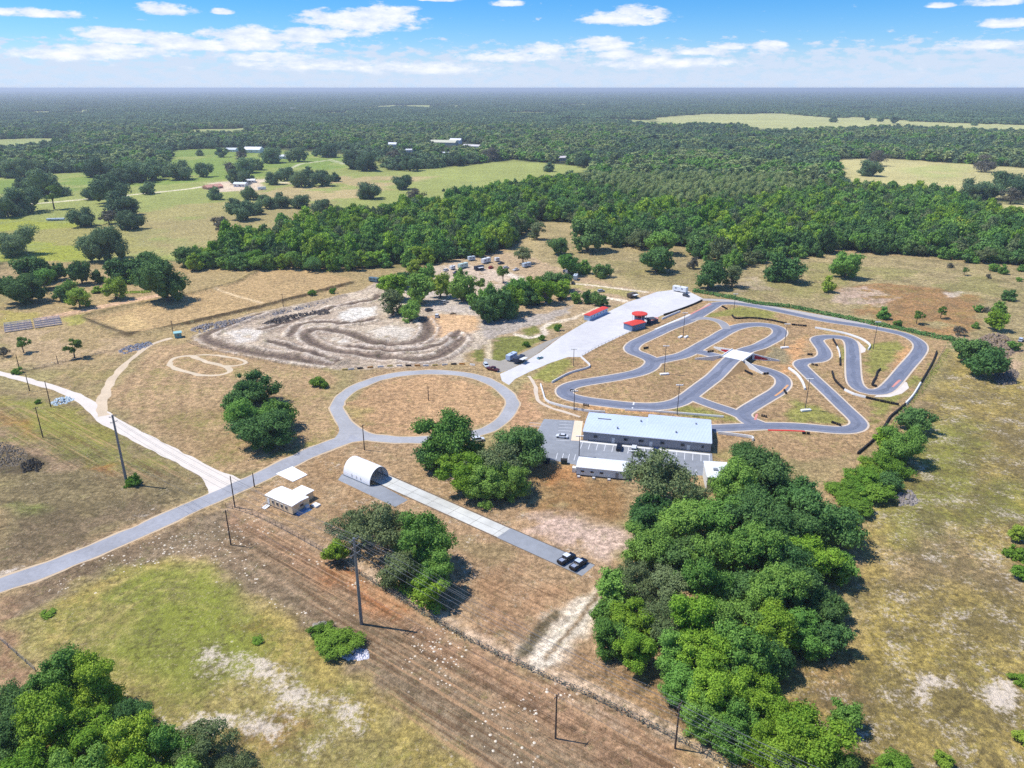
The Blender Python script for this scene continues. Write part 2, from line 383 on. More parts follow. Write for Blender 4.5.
P_((214, 190, 160), [(560, 700), (620, 712), (700, 745), (740, 768), (720, 768), (640, 730)], .5, 1.5, 3, .3)
L_((222, 194, 164), [(330, 548), (400, 592), (470, 634), (540, 668), (600, 694), (680, 736), (740, 770)], 2.5, .8, 1, 1.5, .15)
L_((92, 84, 62), [(522, 654), (538, 634), (556, 612)], 3, .9, .7, .8)
L_((236, 222, 198), [(540, 662), (566, 634), (592, 604)], 4.5, .8, 1, 1.2)
L_((136, 110, 78), [(546, 658), (572, 628), (600, 592)], 1.3, .9, .5, .4)
# round-about infield, kart infield
P_((190, 153, 114), [(345, 405), (372, 385), (430, 375), (490, 386), (508, 405), (495, 424), (415, 436), (366, 432)], .9, 2, 3)
P_((150, 144, 82), [(345, 405), (370, 410), (366, 430), (350, 422)], .5, 3, 5, .2)
P_((188, 148, 112), [(505, 400), (535, 382), (540, 420), (545, 460), (520, 460)], .8, 3, 5)
P_((172, 142, 106), [(530, 380), (700, 300), (950, 342), (905, 405), (860, 452), (720, 470), (712, 440), (545, 420)], .95, 2, 3)
for q in ([(705, 315), (740, 306), (775, 312), (780, 320), (745, 317), (700, 316)], [(868, 345), (895, 340), (905, 348), (885, 370), (870, 378), (866, 360)], [(840, 345), (852, 352), (852, 375), (842, 360)],
          [(885, 395), (930, 360), (935, 368), (905, 398), (870, 425), (868, 405)], [(795, 400), (830, 412), (845, 424), (790, 421)], [(530, 378), (552, 360), (580, 357), (565, 373), (548, 382)],
          [(655, 403), (690, 404), (740, 420), (700, 420)]):
    P_((136, 142, 66), q, .75, 2, 3, .1, 10)
for q in ([(570, 393), (590, 402), (660, 409), (655, 413), (600, 410), (575, 402)], [(715, 322), (735, 322), (728, 327)], [(745, 404), (780, 392), (790, 372), (782, 369), (786, 384)],
          [(790, 345), (806, 335), (800, 360), (790, 372), (782, 372)], [(840, 408), (862, 425), (866, 432), (858, 418)], [(893, 378), (912, 352), (905, 345), (892, 365)]):
    P_((214, 164, 116), q, .75, 1.5, 2.5, .15, 8)
P_((140, 134, 104), [(770, 345), (790, 350), (790, 366), (762, 357)], .7, 2, 4, .15)
P_((162, 152, 92), [(712, 452), (745, 445), (770, 452), (745, 472), (716, 470)], .5, 3, 4, .2)
# camp and tracks above the kart track
P_((180, 156, 124), [(418, 290), (440, 262), (500, 250), (545, 262), (610, 285), (655, 292), (625, 304), (580, 322), (545, 342), (500, 352), (480, 345), (480, 300)], .9, 3, 5)
P_((206, 186, 164), [(425, 270), (455, 262), (520, 276), (512, 300), (450, 295), (430, 292)], .85, 3, 5, .15)
P_((148, 146, 76), [(540, 278), (580, 282), (640, 292), (632, 298), (570, 288)], .6, 2, 4, .1)
for q in ([(464, 352), (482, 340), (486, 360), (480, 362)], [(492, 338), (530, 334), (545, 336), (535, 346), (500, 362), (490, 360)], [(520, 330), (535, 325), (542, 332), (528, 335)], [(545, 325), (560, 323), (562, 328), (550, 330)]):
    P_((118, 124, 58), q, .9, 1.5, 2.5, .05)
L_((222, 202, 168), [(488, 340), (489, 360)], 3, .95, .8, .6)
L_((228, 212, 190), [(515, 334), (530, 338), (545, 334), (543, 328), (550, 323), (575, 318)], 3.2, .95, .8, .8)
L_((222, 204, 176), [(560, 322), (590, 312), (602, 306)], 3.2, .9, .8, .8)
L_((228, 212, 188), [(536, 281), (590, 285), (646, 292)], 3.2, .9, 1, .8)
L_((230, 214, 190), [(595, 296), (625, 301)], 5, .9, 1, .8)
L_((228, 212, 192), [(505, 272), (520, 280), (545, 292)], 5, .9, 1.5, 1.5)
P_((176, 166, 156), [(480, 345), (470, 335), (482, 318), (520, 320), (575, 305), (560, 318), (510, 332), (490, 338)], .85, 2, 3)
# --- motocross ground
MX = [(193, 340), (215, 330), (262, 312), (320, 300), (362, 290), (380, 280), (400, 276), (425, 290), (480, 306), (482, 330), (488, 344), (462, 355), (468, 362), (410, 367), (345, 370), (300, 366), (250, 355)]
mxp = px_poly(*MX)
P_((194, 177, 154), MX, 1, 1.5, 2)
P_((148, 128, 110), MX, .4, 1.5, 2, .5, 9, 3)
P_((212, 202, 188), [(226, 333), (250, 327), (262, 333), (250, 342), (232, 344)], .9, 2, 3, .15, 6)
P_((219, 212, 199), [(336, 318), (350, 308), (376, 307), (374, 316), (350, 323)], .9, 2, 3, .1, 6)
P_((212, 200, 182), [(368, 331), (390, 325), (416, 330), (412, 338), (390, 342), (372, 338)], .9, 2, 3, .1, 6)
P_((219, 210, 195), [(318, 337), (350, 339), (352, 344), (335, 344)], .8, 2, 3, .2, 6)
P_((206, 170, 130), [(425, 318), (440, 314), (478, 316), (478, 330), (462, 338), (432, 338)], .95, 2, 2)
P_((188, 178, 170), [(380, 278), (425, 285), (480, 305), (478, 316), (430, 310), (420, 296)], .6, 3, 3)
MXL = [[(262, 314), (235, 323), (212, 332), (205, 338), (224, 346), (256, 353), (300, 360), (330, 364)],
       [(423, 320), (429, 329), (424, 338), (412, 344), (394, 346), (372, 343), (355, 336), (339, 332), (316, 330), (305, 334), (310, 341), (326, 349), (356, 354), (394, 359), (430, 359), (448, 352), (460, 340), (455, 335)],
       [(262, 330), (290, 322), (323, 311), (352, 304), (374, 300), (378, 296)],
       [(290, 337), (300, 325), (330, 322), (345, 325), (372, 320)],
       [(270, 342), (300, 350), (322, 357), (338, 362)], [(350, 347), (400, 352), (440, 345), (458, 333)]]
for i, q in enumerate(MXL):
    C = spline(gp(q), 3.)
    paint(base, X, Y, [tuple(p) for p in C], (126, 110, 96), .95, .7, .7, 0, 6, False, 6.5 if i < 2 else 4.5, i)
    paint(base, X, Y, [tuple(p) for p in C], (102, 88, 78), .85, .5, .7, 0, 6, False, 2.2, i)
for i, q in enumerate(MXL):
    C = spline(gp(q), 3.); T, N = frames(C)
    for off, colr, wd in ((4.6 if i < 2 else 3.3, (208, 194, 178), 1.3), (-4.6 if i < 2 else -3.3, (208, 194, 178), 1.3), (6.4, (152, 132, 116), .9), (-6.6, (150, 130, 114), .9)):
        D_ = C+N*off; paint(base, X, Y, [tuple(p) for p in D_], colr, .8, .5, .8, .15, 5, False, wd, i+off)
inm = in_poly(X, Y, mxp); xi, yi = X[inm], Y[inm]; zz = np.zeros(inm.sum())
for i, q in enumerate(MXL):
    C = spline(gp(q), 3.); D = seg_dist(xi, yi, [tuple(p) for p in C], False)
    w = 4.6 if i < 2 else 3.4
    zz = np.maximum(zz, (1.3 if i < 2 else .9)*np.exp(-((D-w)/1.35)**2)*np.clip(1.6*fbm(xi, yi, 16., 2, i*3.)-.1, .2, 1.4))
zz += .5*np.clip(fbm(xi, yi, 6., 3, 4.)-.4, 0, 1)*2
lane = np.min([seg_dist(xi, yi, [tuple(p) for p in spline(gp(q), 3.)], False) for q in MXL], axis=0); zz += np.where(lane < 4.5, .7*np.clip(fbm(xi, yi, 7., 2, 9.)*4-2.1, 0, 1), 0)
edge = np.clip(seg_dist(xi, yi, mxp, True)/6., 0, 1); Z[inm] = zz*edge
tuft[inm] = .05; sand[inm] = 0; scrub[inm] = 0; weed[inm] = 0
def bank(pts, h, w):
    P = spline(px_poly(*pts), 4.); D = seg_dist(X, Y, [tuple(p) for p in P[::3]]+[tuple(P[-1])], False)
    Z[:] = np.maximum(Z, h*np.exp(-(D/w)**2)*(.8+.4*n2))
bank([(78, 318), (128, 335), (190, 323), (256, 308), (352, 283)], 1.6, 2.6)
bank([(78, 318), (120, 308), (165, 300), (215, 288), (240, 281), (262, 268)], 1.2, 3.)
bank([(262, 316), (290, 309), (320, 303), (345, 296)], 1.6, 2.)
# right pasture
RP = [(700, 690), (780, 650), (860, 640), (862, 540), (880, 480), (918, 420), (940, 380), (955, 350), (1000, 380), (1400, 420), (1400, 800), (700, 800)]
P_((178, 156, 92), RP, .95, 4, 5)
P_((156, 150, 80), [(925, 420), (985, 425), (990, 470), (960, 540), (900, 545), (890, 500)], .75, 6, 12, .2, 18, 2)
P_((148, 150, 62), [(960, 480), (1024, 485), (1024, 520), (960, 520)], .6, 5, 9, .3, 14, 3)
P_((178, 158, 88), [(850, 600), (1024, 620), (1024, 700), (900, 740), (850, 680)], .5, 6, 10, .25, 16, 6)
P_((196, 166, 128), [(900, 520), (1024, 540), (1024, 590), (900, 585)], .6, 6, 9, .4, 12, 1)
for q, s in (([(960, 430), (1024, 420), (1060, 490), (1000, 490), (965, 462)], 0), ([(930, 500), (1000, 498), (1024, 530), (940, 540)], 1), ([(910, 545), (1024, 560), (1024, 600), (930, 600)], 2),
             ([(930, 395), (985, 388), (985, 405), (940, 408)], 3), ([(850, 655), (885, 660), (890, 700), (855, 690)], 4), ([(940, 610), (1010, 610), (1020, 660), (960, 650)], 5), ([(800, 700), (870, 690), (930, 768), (860, 768)], 6), ([(960, 700), (1030, 700), (1030, 768), (960, 768)], 7)):
    mask(scrub, X, Y, px_poly(*q), .62, 7, 9)
for q in ([(918, 686), (950, 680), (956, 690), (935, 700), (920, 696)], [(982, 682), (1002, 680), (1004, 700), (990, 712), (978, 700)], [(912, 600), (932, 604), (926, 612), (912, 610)], [(890, 618), (925, 616), (925, 632), (900, 636)], [(942, 600), (980, 608), (975, 622), (945, 618)],
          [(940, 412), (960, 410), (952, 430), (940, 428)], [(864, 524), (885, 530), (870, 542), (858, 540)], [(866, 640), (880, 644), (874, 656)], [(985, 640), (1015, 652), (1005, 665), (985, 660)], [(880, 480), (905, 488), (915, 505), (900, 508), (870, 520)], [(788, 655), (815, 660), (812, 680), (792, 684)]):
    mask(sand, X, Y, px_poly(*q), .58, 5, 6)
P_((164, 124, 96), [(790, 655), (850, 660), (880, 700), (850, 720), (800, 700)], .5, 4, 7, .25, 10)
# masks for the fine detail
def MK(arr, v, *pts, f=6, w=7): mask(arr, X, Y, px_poly(*pts), v, f, w)
scrub[:] = np.maximum(scrub, .2); sand[:] = np.maximum(sand, .05)
MK(scrub, .5, *RP); MK(sand, .3, *RP); MK(weed, .2, *RP)
for q in ([(960, 430), (1024, 420), (1060, 490), (1000, 490), (965, 462)], [(930, 500), (1000, 498), (1024, 530), (940, 540)], [(910, 545), (1024, 560), (1024, 600), (930, 600)], [(850, 655), (885, 660), (890, 700), (855, 690)], [(940, 610), (1010, 610), (1020, 660), (960, 650)], [(800, 700), (870, 690), (930, 768), (860, 768)], [(960, 700), (1030, 700), (1030, 768), (960, 768)]): MK(scrub, .62, *q)
for q in ([(918, 686), (950, 680), (956, 690), (935, 700), (920, 696)], [(982, 682), (1002, 680), (1004, 700), (990, 712), (978, 700)]): MK(sand, .68, *q, f=3, w=4)
MK(weed, .6, (925, 420), (985, 425), (990, 470), (960, 540), (900, 545), (890, 500)); MK(weed, .6, (960, 480), (1024, 485), (1024, 520), (960, 520))
MK(weed, .3, *FIELD); MK(weed, .6, (60, 610), (120, 572), (180, 560), (225, 580), (262, 625), (262, 660), (200, 700), (150, 690), (110, 660), (60, 640)); MK(scrub, .34, *FIELD)
MK(scrub, .48, (0, 430), (60, 440), (215, 484), (120, 530), (0, 574)); MK(sand, .14, (0, 430), (60, 440), (215, 484), (120, 530), (0, 574)); MK(weed, .45, (0, 395), (70, 405), (110, 430), (215, 484), (100, 470), (0, 440))
MK(scrub, .42, (538, 222), (640, 250), (768, 242), (1024, 268), (1200, 395), (955, 342), (700, 290), (540, 262)); MK(weed, .24, (538, 222), (640, 250), (768, 242), (1024, 268), (1200, 395), (955, 342), (700, 290), (540, 262))
MK(sand, .24, (230, 500), (290, 462), (350, 440), (420, 442), (520, 500), (620, 560), (640, 600), (600, 690), (470, 640), (400, 598), (262, 518))
MK(weed, .2, (530, 380), (700, 300), (950, 342), (905, 405), (860, 452), (720, 470), (545, 420)); MK(scrub, .45, (560, 648), (640, 668), (700, 700), (740, 750), (660, 735), (600, 700)); MK(weed, .24, (110, 396), (160, 344), (330, 370), (345, 432), (225, 474))
MK(sand, .10, *COR); MK(scrub, .3, *COR)
for q, v in ((COR, 1.), ([(165, 650), (262, 630), (400, 700), (480, 740), (480, 768), (240, 740)], .6), ([(0, 600), (0, 640), (60, 610), (190, 556), (190, 520)], 1.)):
    mask(speck, X, Y, px_poly(*q), v, 4, 5)
mask(stripe, X, Y, px_poly(*COR[4:15]), 1., 3, 2)
mask(stripe, X, Y, px_poly((60, 410), (220, 486), (120, 480), (0, 440), (0, 400)), .8, 5, 4)
mask(stripe, X, Y, px_poly((470, 575), (520, 560), (575, 590), (530, 640), (480, 625)), .8, 3, 2)
mask(tuft, X, Y, px_poly(*RP), 1., 5, 5)
mask(tuft, X, Y, px_poly(*FIELD), .9, 3, 3)
mask(tuft, X, Y, px_poly((0, 430), (60, 440), (215, 484), (120, 530), (0, 574)), .9, 3, 3)
mask(tuft, X, Y, px_poly((560, 648), (640, 668), (740, 750), (660, 735), (600, 700)), 1., 3, 3)
mask(tuft, X, Y, px_poly((538, 222), (640, 250), (768, 242), (1024, 268), (1200, 395), (955, 342), (700, 290), (540, 262)), .8, 3, 3)
for m_ in (sand, scrub, weed): m_[inm] = 0
tuft[inm] = .05

nx, ny = len(xs), len(ys)
I = (np.arange(ny-1)[:, None]*nx+np.arange(nx-1)[None, :]).ravel()
F = np.column_stack([I, I+1, I+1+nx, I+nx])
gm = bpy.data.materials.new('ground'); gm.use_nodes = True
n, l = gm.node_tree.nodes, gm.node_tree.links
bs = n['Principled BSDF']; bs.inputs['Roughness'].default_value = .95; bs.inputs['Specular IOR Level'].default_value = .1
def node(t, **k):
    o = n.new(t)
    for a, v in k.items(): setattr(o, a, v)
    return o
def setin(o, **k):
    for a, v in k.items(): o.inputs[a].default_value = v
    return o
def noise(scale, detail=5, rough=.6, vec=None):
    o = setin(node('ShaderNodeTexNoise'), Scale=scale, Detail=detail, Roughness=rough); l.new(vec, o.inputs['Vector']); return o.outputs['Fac']
def rampf(src, a, b, c=0., d=1.):
    o = node('ShaderNodeMapRange'); l.new(src, o.inputs[0])
    for i, v in enumerate((a, b, c, d)): o.inputs[i+1].default_value = v
    return o.outputs[0]
def mth(op, a, b):
    o = node('ShaderNodeMath', operation=op)
    for i, v in enumerate((a, b)):
        if isinstance(v, (int, float)): o.inputs[i].default_value = v
        else: l.new(v, o.inputs[i])
    return o.outputs[0]
def mixc(f, a, b, bt='MIX'):
    o = node('ShaderNodeMix', data_type='RGBA', blend_type=bt)
    for i, v in ((0, f), (6, a), (7, b)):
        if isinstance(v, (int, float)): o.inputs[i].default_value = v
        elif isinstance(v, tuple): o.inputs[i].default_value = (*v, 1)
        else: l.new(v, o.inputs[i])
    return o.outputs[2]
tc = node('ShaderNodeTexCoord').outputs['Object']
ba = node('ShaderNodeAttribute', attribute_name='base').outputs['Color']
mk = node('ShaderNodeAttribute', attribute_name='detail'); sx = node('ShaderNodeSeparateColor'); l.new(mk.outputs['Color'], sx.inputs[0])
fine = noise(1.6, 6, .7, tc); med = noise(.35, 5, .65, tc); big = noise(.05, 5, .6, tc); huge = noise(.006, 4, .6, tc)
vmul = mth('MULTIPLY', rampf(mth('ADD', mth('MULTIPLY', fine, .6), mth('MULTIPLY', noise(3.6, 3, .7, tc), .4)), .38, .62, .74, 1.24), mth('MULTIPLY', mth('MULTIPLY', rampf(med, .38, .62, .74, 1.26), rampf(noise(.7, 6, .75, tc), .4, .6, .84, 1.16)), rampf(big, .3, .7, .88, 1.12)))
vmul = mth('MULTIPLY', vmul, rampf(huge, .35, .65, .9, 1.1))
cc = node('ShaderNodeCombineColor')
for i in range(3): l.new(vmul, cc.inputs[i])
col = mixc(1., ba, cc.outputs[0], 'MULTIPLY')
# dry tufts and scrub, green weeds
tf = mth('MULTIPLY', rampf(noise(.8, 6, .75, tc), .53, .62), sx.outputs[1])
col = mixc(mth('MULTIPLY', tf, .62), col, lin((84, 76, 48)))
gw = mth('MULTIPLY', rampf(noise(.22, 6, .7, tc), .56, .66), .45)
col = mixc(mth('MULTIPLY', gw, rampf(fine, .35, .6)), col, lin((112, 120, 58)))
ex = node('ShaderNodeAttribute', attribute_name='extra'); se = node('ShaderNodeSeparateColor'); l.new(ex.outputs['Color'], se.inputs[0])
def thr(msk, sc_, soft, rgb_, amt, col):
    v = mth('ADD', rampf(noise(sc_, 9, .78, tc), .3, .7, 0., .62), rampf(noise(sc_*.13, 5, .65, tc), .33, .67, 0., .38)); v = mth('ADD', v, mth('SUBTRACT', msk, 1.0))
    f = rampf(v, -soft, soft); return mixc(mth('MULTIPLY', f, amt), col, lin(rgb_))
col = thr(se.outputs[2], .42, .26, (142, 146, 66), .72, col)
col = thr(se.outputs[1], .6, .16, (98, 88, 64), .7, col)
col = thr(se.outputs[0], .85, .12, (228, 212, 192), .85, col)
# mowing and tyre lines along the corridor
mp = node('ShaderNodeMapping'); mp.inputs['Rotation'].default_value = (0, 0, R(36.9)); l.new(tc, mp.inputs[0])
wv = setin(node('ShaderNodeTexWave', bands_direction='Y'), Scale=.16, Distortion=3.5, Detail=4); wv.inputs['Detail Scale'].default_value = .5; l.new(mp.outputs[0], wv.inputs[0])
sc = node('ShaderNodeMapping'); sc.inputs['Scale'].default_value = (.02, .9, 1); l.new(mp.outputs[0], sc.inputs[0])
ln = noise(1.0, 4, .6, sc.outputs[0])
st = mth('MULTIPLY', sx.outputs[2], .62)
col = mixc(mth('MULTIPLY', st, rampf(ln, .52, .62)), col, lin((196, 156, 118)))
col = mixc(mth('MULTIPLY', st, rampf(ln, .47, .38)), col, lin((112, 84, 60)))
# pale spots of dug sand
vo = setin(node('ShaderNodeTexVoronoi'), Scale=.42); l.new(tc, vo.inputs['Vector'])
spn = mth('MULTIPLY', rampf(vo.outputs['Distance'], .17, .1), rampf(noise(.09, 3, .6, tc), .52, .6))
col = mixc(mth('MULTIPLY', spn, mth('MULTIPLY', sx.outputs[0], .85)), col, lin((236, 222, 200)))
vt = setin(node('ShaderNodeTexVoronoi'), Scale=.75); wv_ = node('ShaderNodeVectorMath', operation='ADD'); nz_ = setin(node('ShaderNodeTexNoise'), Scale=.9, Detail=3); l.new(tc, nz_.inputs['Vector']); l.new(tc, wv_.inputs[0]); l.new(nz_.outputs['Color'], wv_.inputs[1]); l.new(wv_.outputs[0], vt.inputs['Vector'])
tk = mth('MULTIPLY', rampf(vt.outputs['Distance'], .42, .78), mth('MULTIPLY', rampf(noise(.16, 5, .7, tc), .44, .58), mth('MULTIPLY', sx.outputs[1], .55)))
col = mixc(tk, col, lin((70, 62, 42)))
lt = mth('MULTIPLY', rampf(noise(1.1, 7, .8, tc), .55, .63), mth('MULTIPLY', rampf(noise(.11, 5, .7, tc), .42, .56), mth('MULTIPLY', sx.outputs[1], .55)))
col = mixc(lt, col, lin((226, 206, 172)))
hs_ = node('ShaderNodeHueSaturation'); hs_.inputs['Saturation'].default_value = 1.03; hs_.inputs['Value'].default_value = 1.18; l.new(col, hs_.inputs['Color']); l.new(hs_.outputs[0], bs.inputs['Base Color'])
bp = setin(node('ShaderNodeBump'), Strength=.8, Distance=.6)
l.new(mth('ADD', fine, mth('MULTIPLY', noise(.8, 6, .75, tc), 1.5)), bp.inputs['Height']); l.new(bp.outputs[0], bs.inputs['Normal'])

rgba = np.column_stack([base, np.ones(NV)]); ext = np.column_stack([sand, scrub, weed, np.ones(NV)]); det = np.column_stack([speck, tuft, stripe, np.ones(NV)])
go = bpy.data.objects.new('ground', npmesh('ground', np.column_stack([X, Y, Z]), F, gm, {'base': ('FLOAT_COLOR', rgba), 'detail': ('FLOAT_COLOR', det), 'extra': ('FLOAT_COLOR', ext)}, smooth=True))
COL.objects.link(go); tag(go, kind='structure')
# ================================================================== ROADS, PAVING
M_road = mat('worn_asphalt', (158, 159, 164), .9, var=.3, scale=.7, bump=.1)
M_ring = mat('grey_chip_road', (164, 164, 166), .9, var=.26, scale=.7, bump=.1)
M_track = mat('dark_asphalt', (124, 129, 144), .85, var=.32, scale=.45)
M_rub = mat('rubbered_asphalt', (112, 118, 134), .8, var=.3, scale=.6)
M_track2 = mat('pale_asphalt', (148, 148, 152), .9, var=.14, scale=.5)
M_kerb = mat('pale_kerb', (206, 190, 170), .9, var=.2, scale=.8)
M_grav = mat('white_gravel', (214, 204, 192), .95, var=.14, scale=1.4, bump=.2)
M_dirt = mat('sandy_dirt', (198, 176, 146), .95, var=.16, scale=1.0, bump=.2)
M_conc = mat('bright_concrete', (202, 200, 200), .9, var=.2, scale=.3)
M_conc2 = mat('stained_concrete', (198, 198, 192), .9, var=.34, scale=.28)
M_lot = mat('parking_asphalt', (142, 146, 152), .9, var=.28, scale=.4)
M_white = mat('white_paint', (222, 222, 220), .6, var=.06)
M_line = mat('line_paint', (214, 216, 220), .8, var=.2, scale=3)
M_red = mat('red_paint', (196, 62, 48), .6, var=.12)
M_black = mat('tyre_rubber', (46, 44, 44), .8, var=.2)
M_wood = mat('weathered_pole_wood', (98, 84, 72), .9, var=.3, scale=2)
M_steel = mat('galvanised_steel', (128, 134, 142), .5, .4, var=.15)
M_grey = mat('grey_metal', (140, 146, 152), .6, .2)
M_glass = mat('dark_glass', (36, 42, 52), .15, spec=.6, var=.1)

entry = spline(gp([(-80, 610), (0, 585.5), (60, 564), (125, 537.5), (190, 508), (256, 479), (285, 465), (310, 453), (332, 444), (350, 438.5), (366, 436.5)]), 2.)
ring = spline(gp([(337, 405), (348, 392), (371, 381), (396, 374.8), (431, 372), (468, 375), (491, 382.5), (506, 393), (512.5, 403), (508, 414), (496, 425), (481, 432), (450, 437.5), (416, 440), (386, 438.7), (366, 436), (349, 427), (340, 416)]), 2., True)
ribbon('road_verge', entry, 8.4, .006, M_dirt, jitter=1.6)
ribbon('entrance_road', entry, 6.9, .022, M_road, jitter=.8)
ribbon('ring_road_verge', ring, 6.4, .008, M_dirt, True, jitter=1.2)
ribbon('ring_road', ring, 5.2, .026, M_ring, True, jitter=.7)
ribbon('road_apron', spline(gp([(340, 440), (346, 430), (341, 416)]), 2.), 5.0, .030, M_ring)
grv = spline(gp([(-40, 366), (0, 373.5), (37, 383), (62, 390.5), (84, 401), (107, 419), (125, 429.5), (160, 447.5), (195, 466), (220, 480), (228, 489)]), 2.)
wg = np.interp(np.arange(len(grv)), [0, len(grv)*.35, len(grv)*.6, len(grv)*.92, len(grv)-1], [3.5, 4.2, 6.5, 5.5, 12])
ribbon('gravel_drive', grv, wg, .012, M_grav, jitter=1.0)
g2 = spline(gp([(103, 416), (103, 400), (112, 380), (128, 362), (150, 345.5), (172, 338)]), 2.)
ribbon('gravel_track', g2, np.linspace(4.6, 2.6, len(g2)), .016, mat('pale_track', (206, 186, 158), .95, var=.22, scale=1.), jitter=1.8)
M_path = mat('faint_dirt', (206, 188, 160), .95, var=.22, scale=1.2, bump=.2)
ribbon('dirt_loop', spline(gp([(169.4, 363.7), (175.6, 357.8), (191, 356.2), (207, 362), (225, 366.5), (230, 371), (219, 375), (202, 375.2), (188, 372), (175.6, 368.4)]), 1.5, True), 2.5, .010, M_path, True, jitter=1.3)
ribbon('dirt_loop_branch', spline(gp([(188, 356), (207, 354.8), (226, 356.7), (241, 359.5), (245, 363), (236, 365.8), (222, 366)]), 1.5), 1.7, .014, M_path, jitter=1.3)
g4 = spline(gp([(529, 376), (535, 386), (538, 400), (549, 407), (565, 412), (580, 417)]), 1.5)
ribbon('kart_lane_path', g4, 1.6, .01, M_kerb, jitter=.6)

# concrete paddock lane
sheet('concrete_paddock', gp([(502, 381), (500, 374), (510, 369.5), (521, 364), (540, 352.5), (562, 336), (587.5, 321), (610, 311), (627.5, 302.3), (657, 291.8), (672, 290), (688, 291), (703, 298.5), (698, 303), (661, 315.5), (640, 327), (600, 346), (580, 357), (568, 357), (550, 363), (529, 372), (515, 379), (509, 385)]), .012, M_conc)
sheet('gravel_lot', gp([(484, 358), (500, 361), (520, 354), (545, 342), (562, 335.5), (550, 344), (536, 354.5), (520, 363.5), (509, 370), (498, 373), (484, 366)]), .008, mat('grey_gravel', (158, 152, 142), .95, var=.2, scale=1.2, bump=.2))

# parking
sheet('parking_lot', gp([(544, 419), (574.5, 420.5), (580, 440), (712, 453.5), (714, 476), (660, 474), (576, 465), (557, 461), (505, 450), (520, 440), (536, 434)]), .014, M_lot)
sheet('concrete_pad', gp([(574.5, 420.5), (583, 421), (580.5, 441), (571, 440.5)]), .026, mat('sand_concrete', (222, 202, 176), .9, var=.08))
def stripe_line(a, b, w=.16, z=.024, m=None):
    a, b = np.array(a), np.array(b); t = (b-a)/np.linalg.norm(b-a); q = np.array([-t[1], t[0]])*w/2
    return [(*(a-q), z), (*(b-q), z), (*(b+q), z), (*(a+q), z)]
ml = MB()
A0, A1 = np.array(G(583, 441)), np.array(G(710, 454)); ad = (A1-A0)/np.linalg.norm(A1-A0); an = np.array([ad[1], -ad[0]])
LEN = np.linalg.norm(A1-A0)
for k in range(int(LEN/2.8)+1): ml.poly(stripe_line(A0+ad*2.8*k+an*1.2, A0+ad*2.8*k+an*6.4, .2))
B0 = np.array(G(571.5, 441)); B1 = np.array(G(574, 422)); bd = (B1-B0)/np.linalg.norm(B1-B0); bn = np.array([-bd[1], bd[0]])
for k in range(7): ml.poly(stripe_line(B0+bd*2.8*k+bn*.6, B0+bd*2.8*k+bn*5.6, .2))
for k in range(6): ml.poly(stripe_line(B0+bd*2.8*k+bn*12, B0+bd*2.8*k+bn*17, .2))
for k in range(9): ml.poly(stripe_line(A0+ad*(18+2.8*k)+an*13.0, A0+ad*(18+2.8*k)+an*18, .2))
for k in range(4): ml.poly(stripe_line(np.array(G(556+6*k, 459+.5*k)), np.array(G(557.5+6*k, 453+.5*k)), .2))
tag(ml.build('parking_lines', M_line), kind='structure')
sheet('pavement', [tuple(A0+ad*-1), tuple(A0+ad*-1+an*1.1), tuple(A1+an*1.1), tuple(A1)], .028, M_white)
# drag strip
sl, sr = gp([(380, 484), (409, 497), (454, 517), (512, 543.7), (540, 556), (582.5, 575.6)]), gp([(391, 478), (417.5, 490), (464, 510.6), (512, 530.5), (540, 542.5), (593, 563)])
hb = gp([(343, 475)])[0]; hx, hy = sl[0][0]-hb[0], sl[0][1]-hb[1]
strip = MB()
sdir = np.array(sl[5])-np.array(sl[0]); SL = np.linalg.norm(sdir); sdir /= SL; snor = np.array([-sdir[1], sdir[0]])
s0 = np.array(sl[0]); SW = abs(np.dot(np.array(sr[0])-s0, snor))*.5+abs(np.dot(np.array(sr[5])-s0, snor))*.5
def SP(a, b): q = s0+sdir*a+snor*b; return (float(q[0]), float(q[1]))
print('strip', SL, SW, math.degrees(math.atan2(sdir[1], sdir[0])))
k = -12.
end_c = SL*.63
tag(MB().poly([(*SP(-12, 0), .016), (*SP(end_c, 0), .016), (*SP(end_c, SW), .016), (*SP(-12, SW), .016)]).build('concrete_strip', M_conc2), kind='structure')
tag(MB().poly([(*SP(end_c, -.2), .012), (*SP(SL, -.2), .012), (*SP(SL, SW+.2), .012), (*SP(end_c, SW+.2), .012)]).build('asphalt_strip', M_lot), kind='structure')
jm = MB(); k = -6.
while k < end_c:
    jm.poly(stripe_line(SP(k, 0), SP(k, SW), .12, .021)); k += 9
jm.poly(stripe_line(SP(-12, SW/2), SP(end_c, SW/2), .10, .021))
tag(jm.build('strip_joints', mat('joint_tar', (120, 118, 112), .9)), kind='structure')
jb = MB().poly(stripe_line(SP(-12, -.25), SP(SL, -.35), .35, .010)).poly(stripe_line(SP(-12, SW+.3), SP(SL, SW+.35), .4, .010))
tag(jb.build('strip_edge', mat('tar_edge', (104, 92, 80), .9)), kind='structure')
sheet('asphalt_apron', gp([(338, 480), (395, 507), (408, 500), (380, 484.5), (368, 486), (342, 474)]), .010, M_lot)

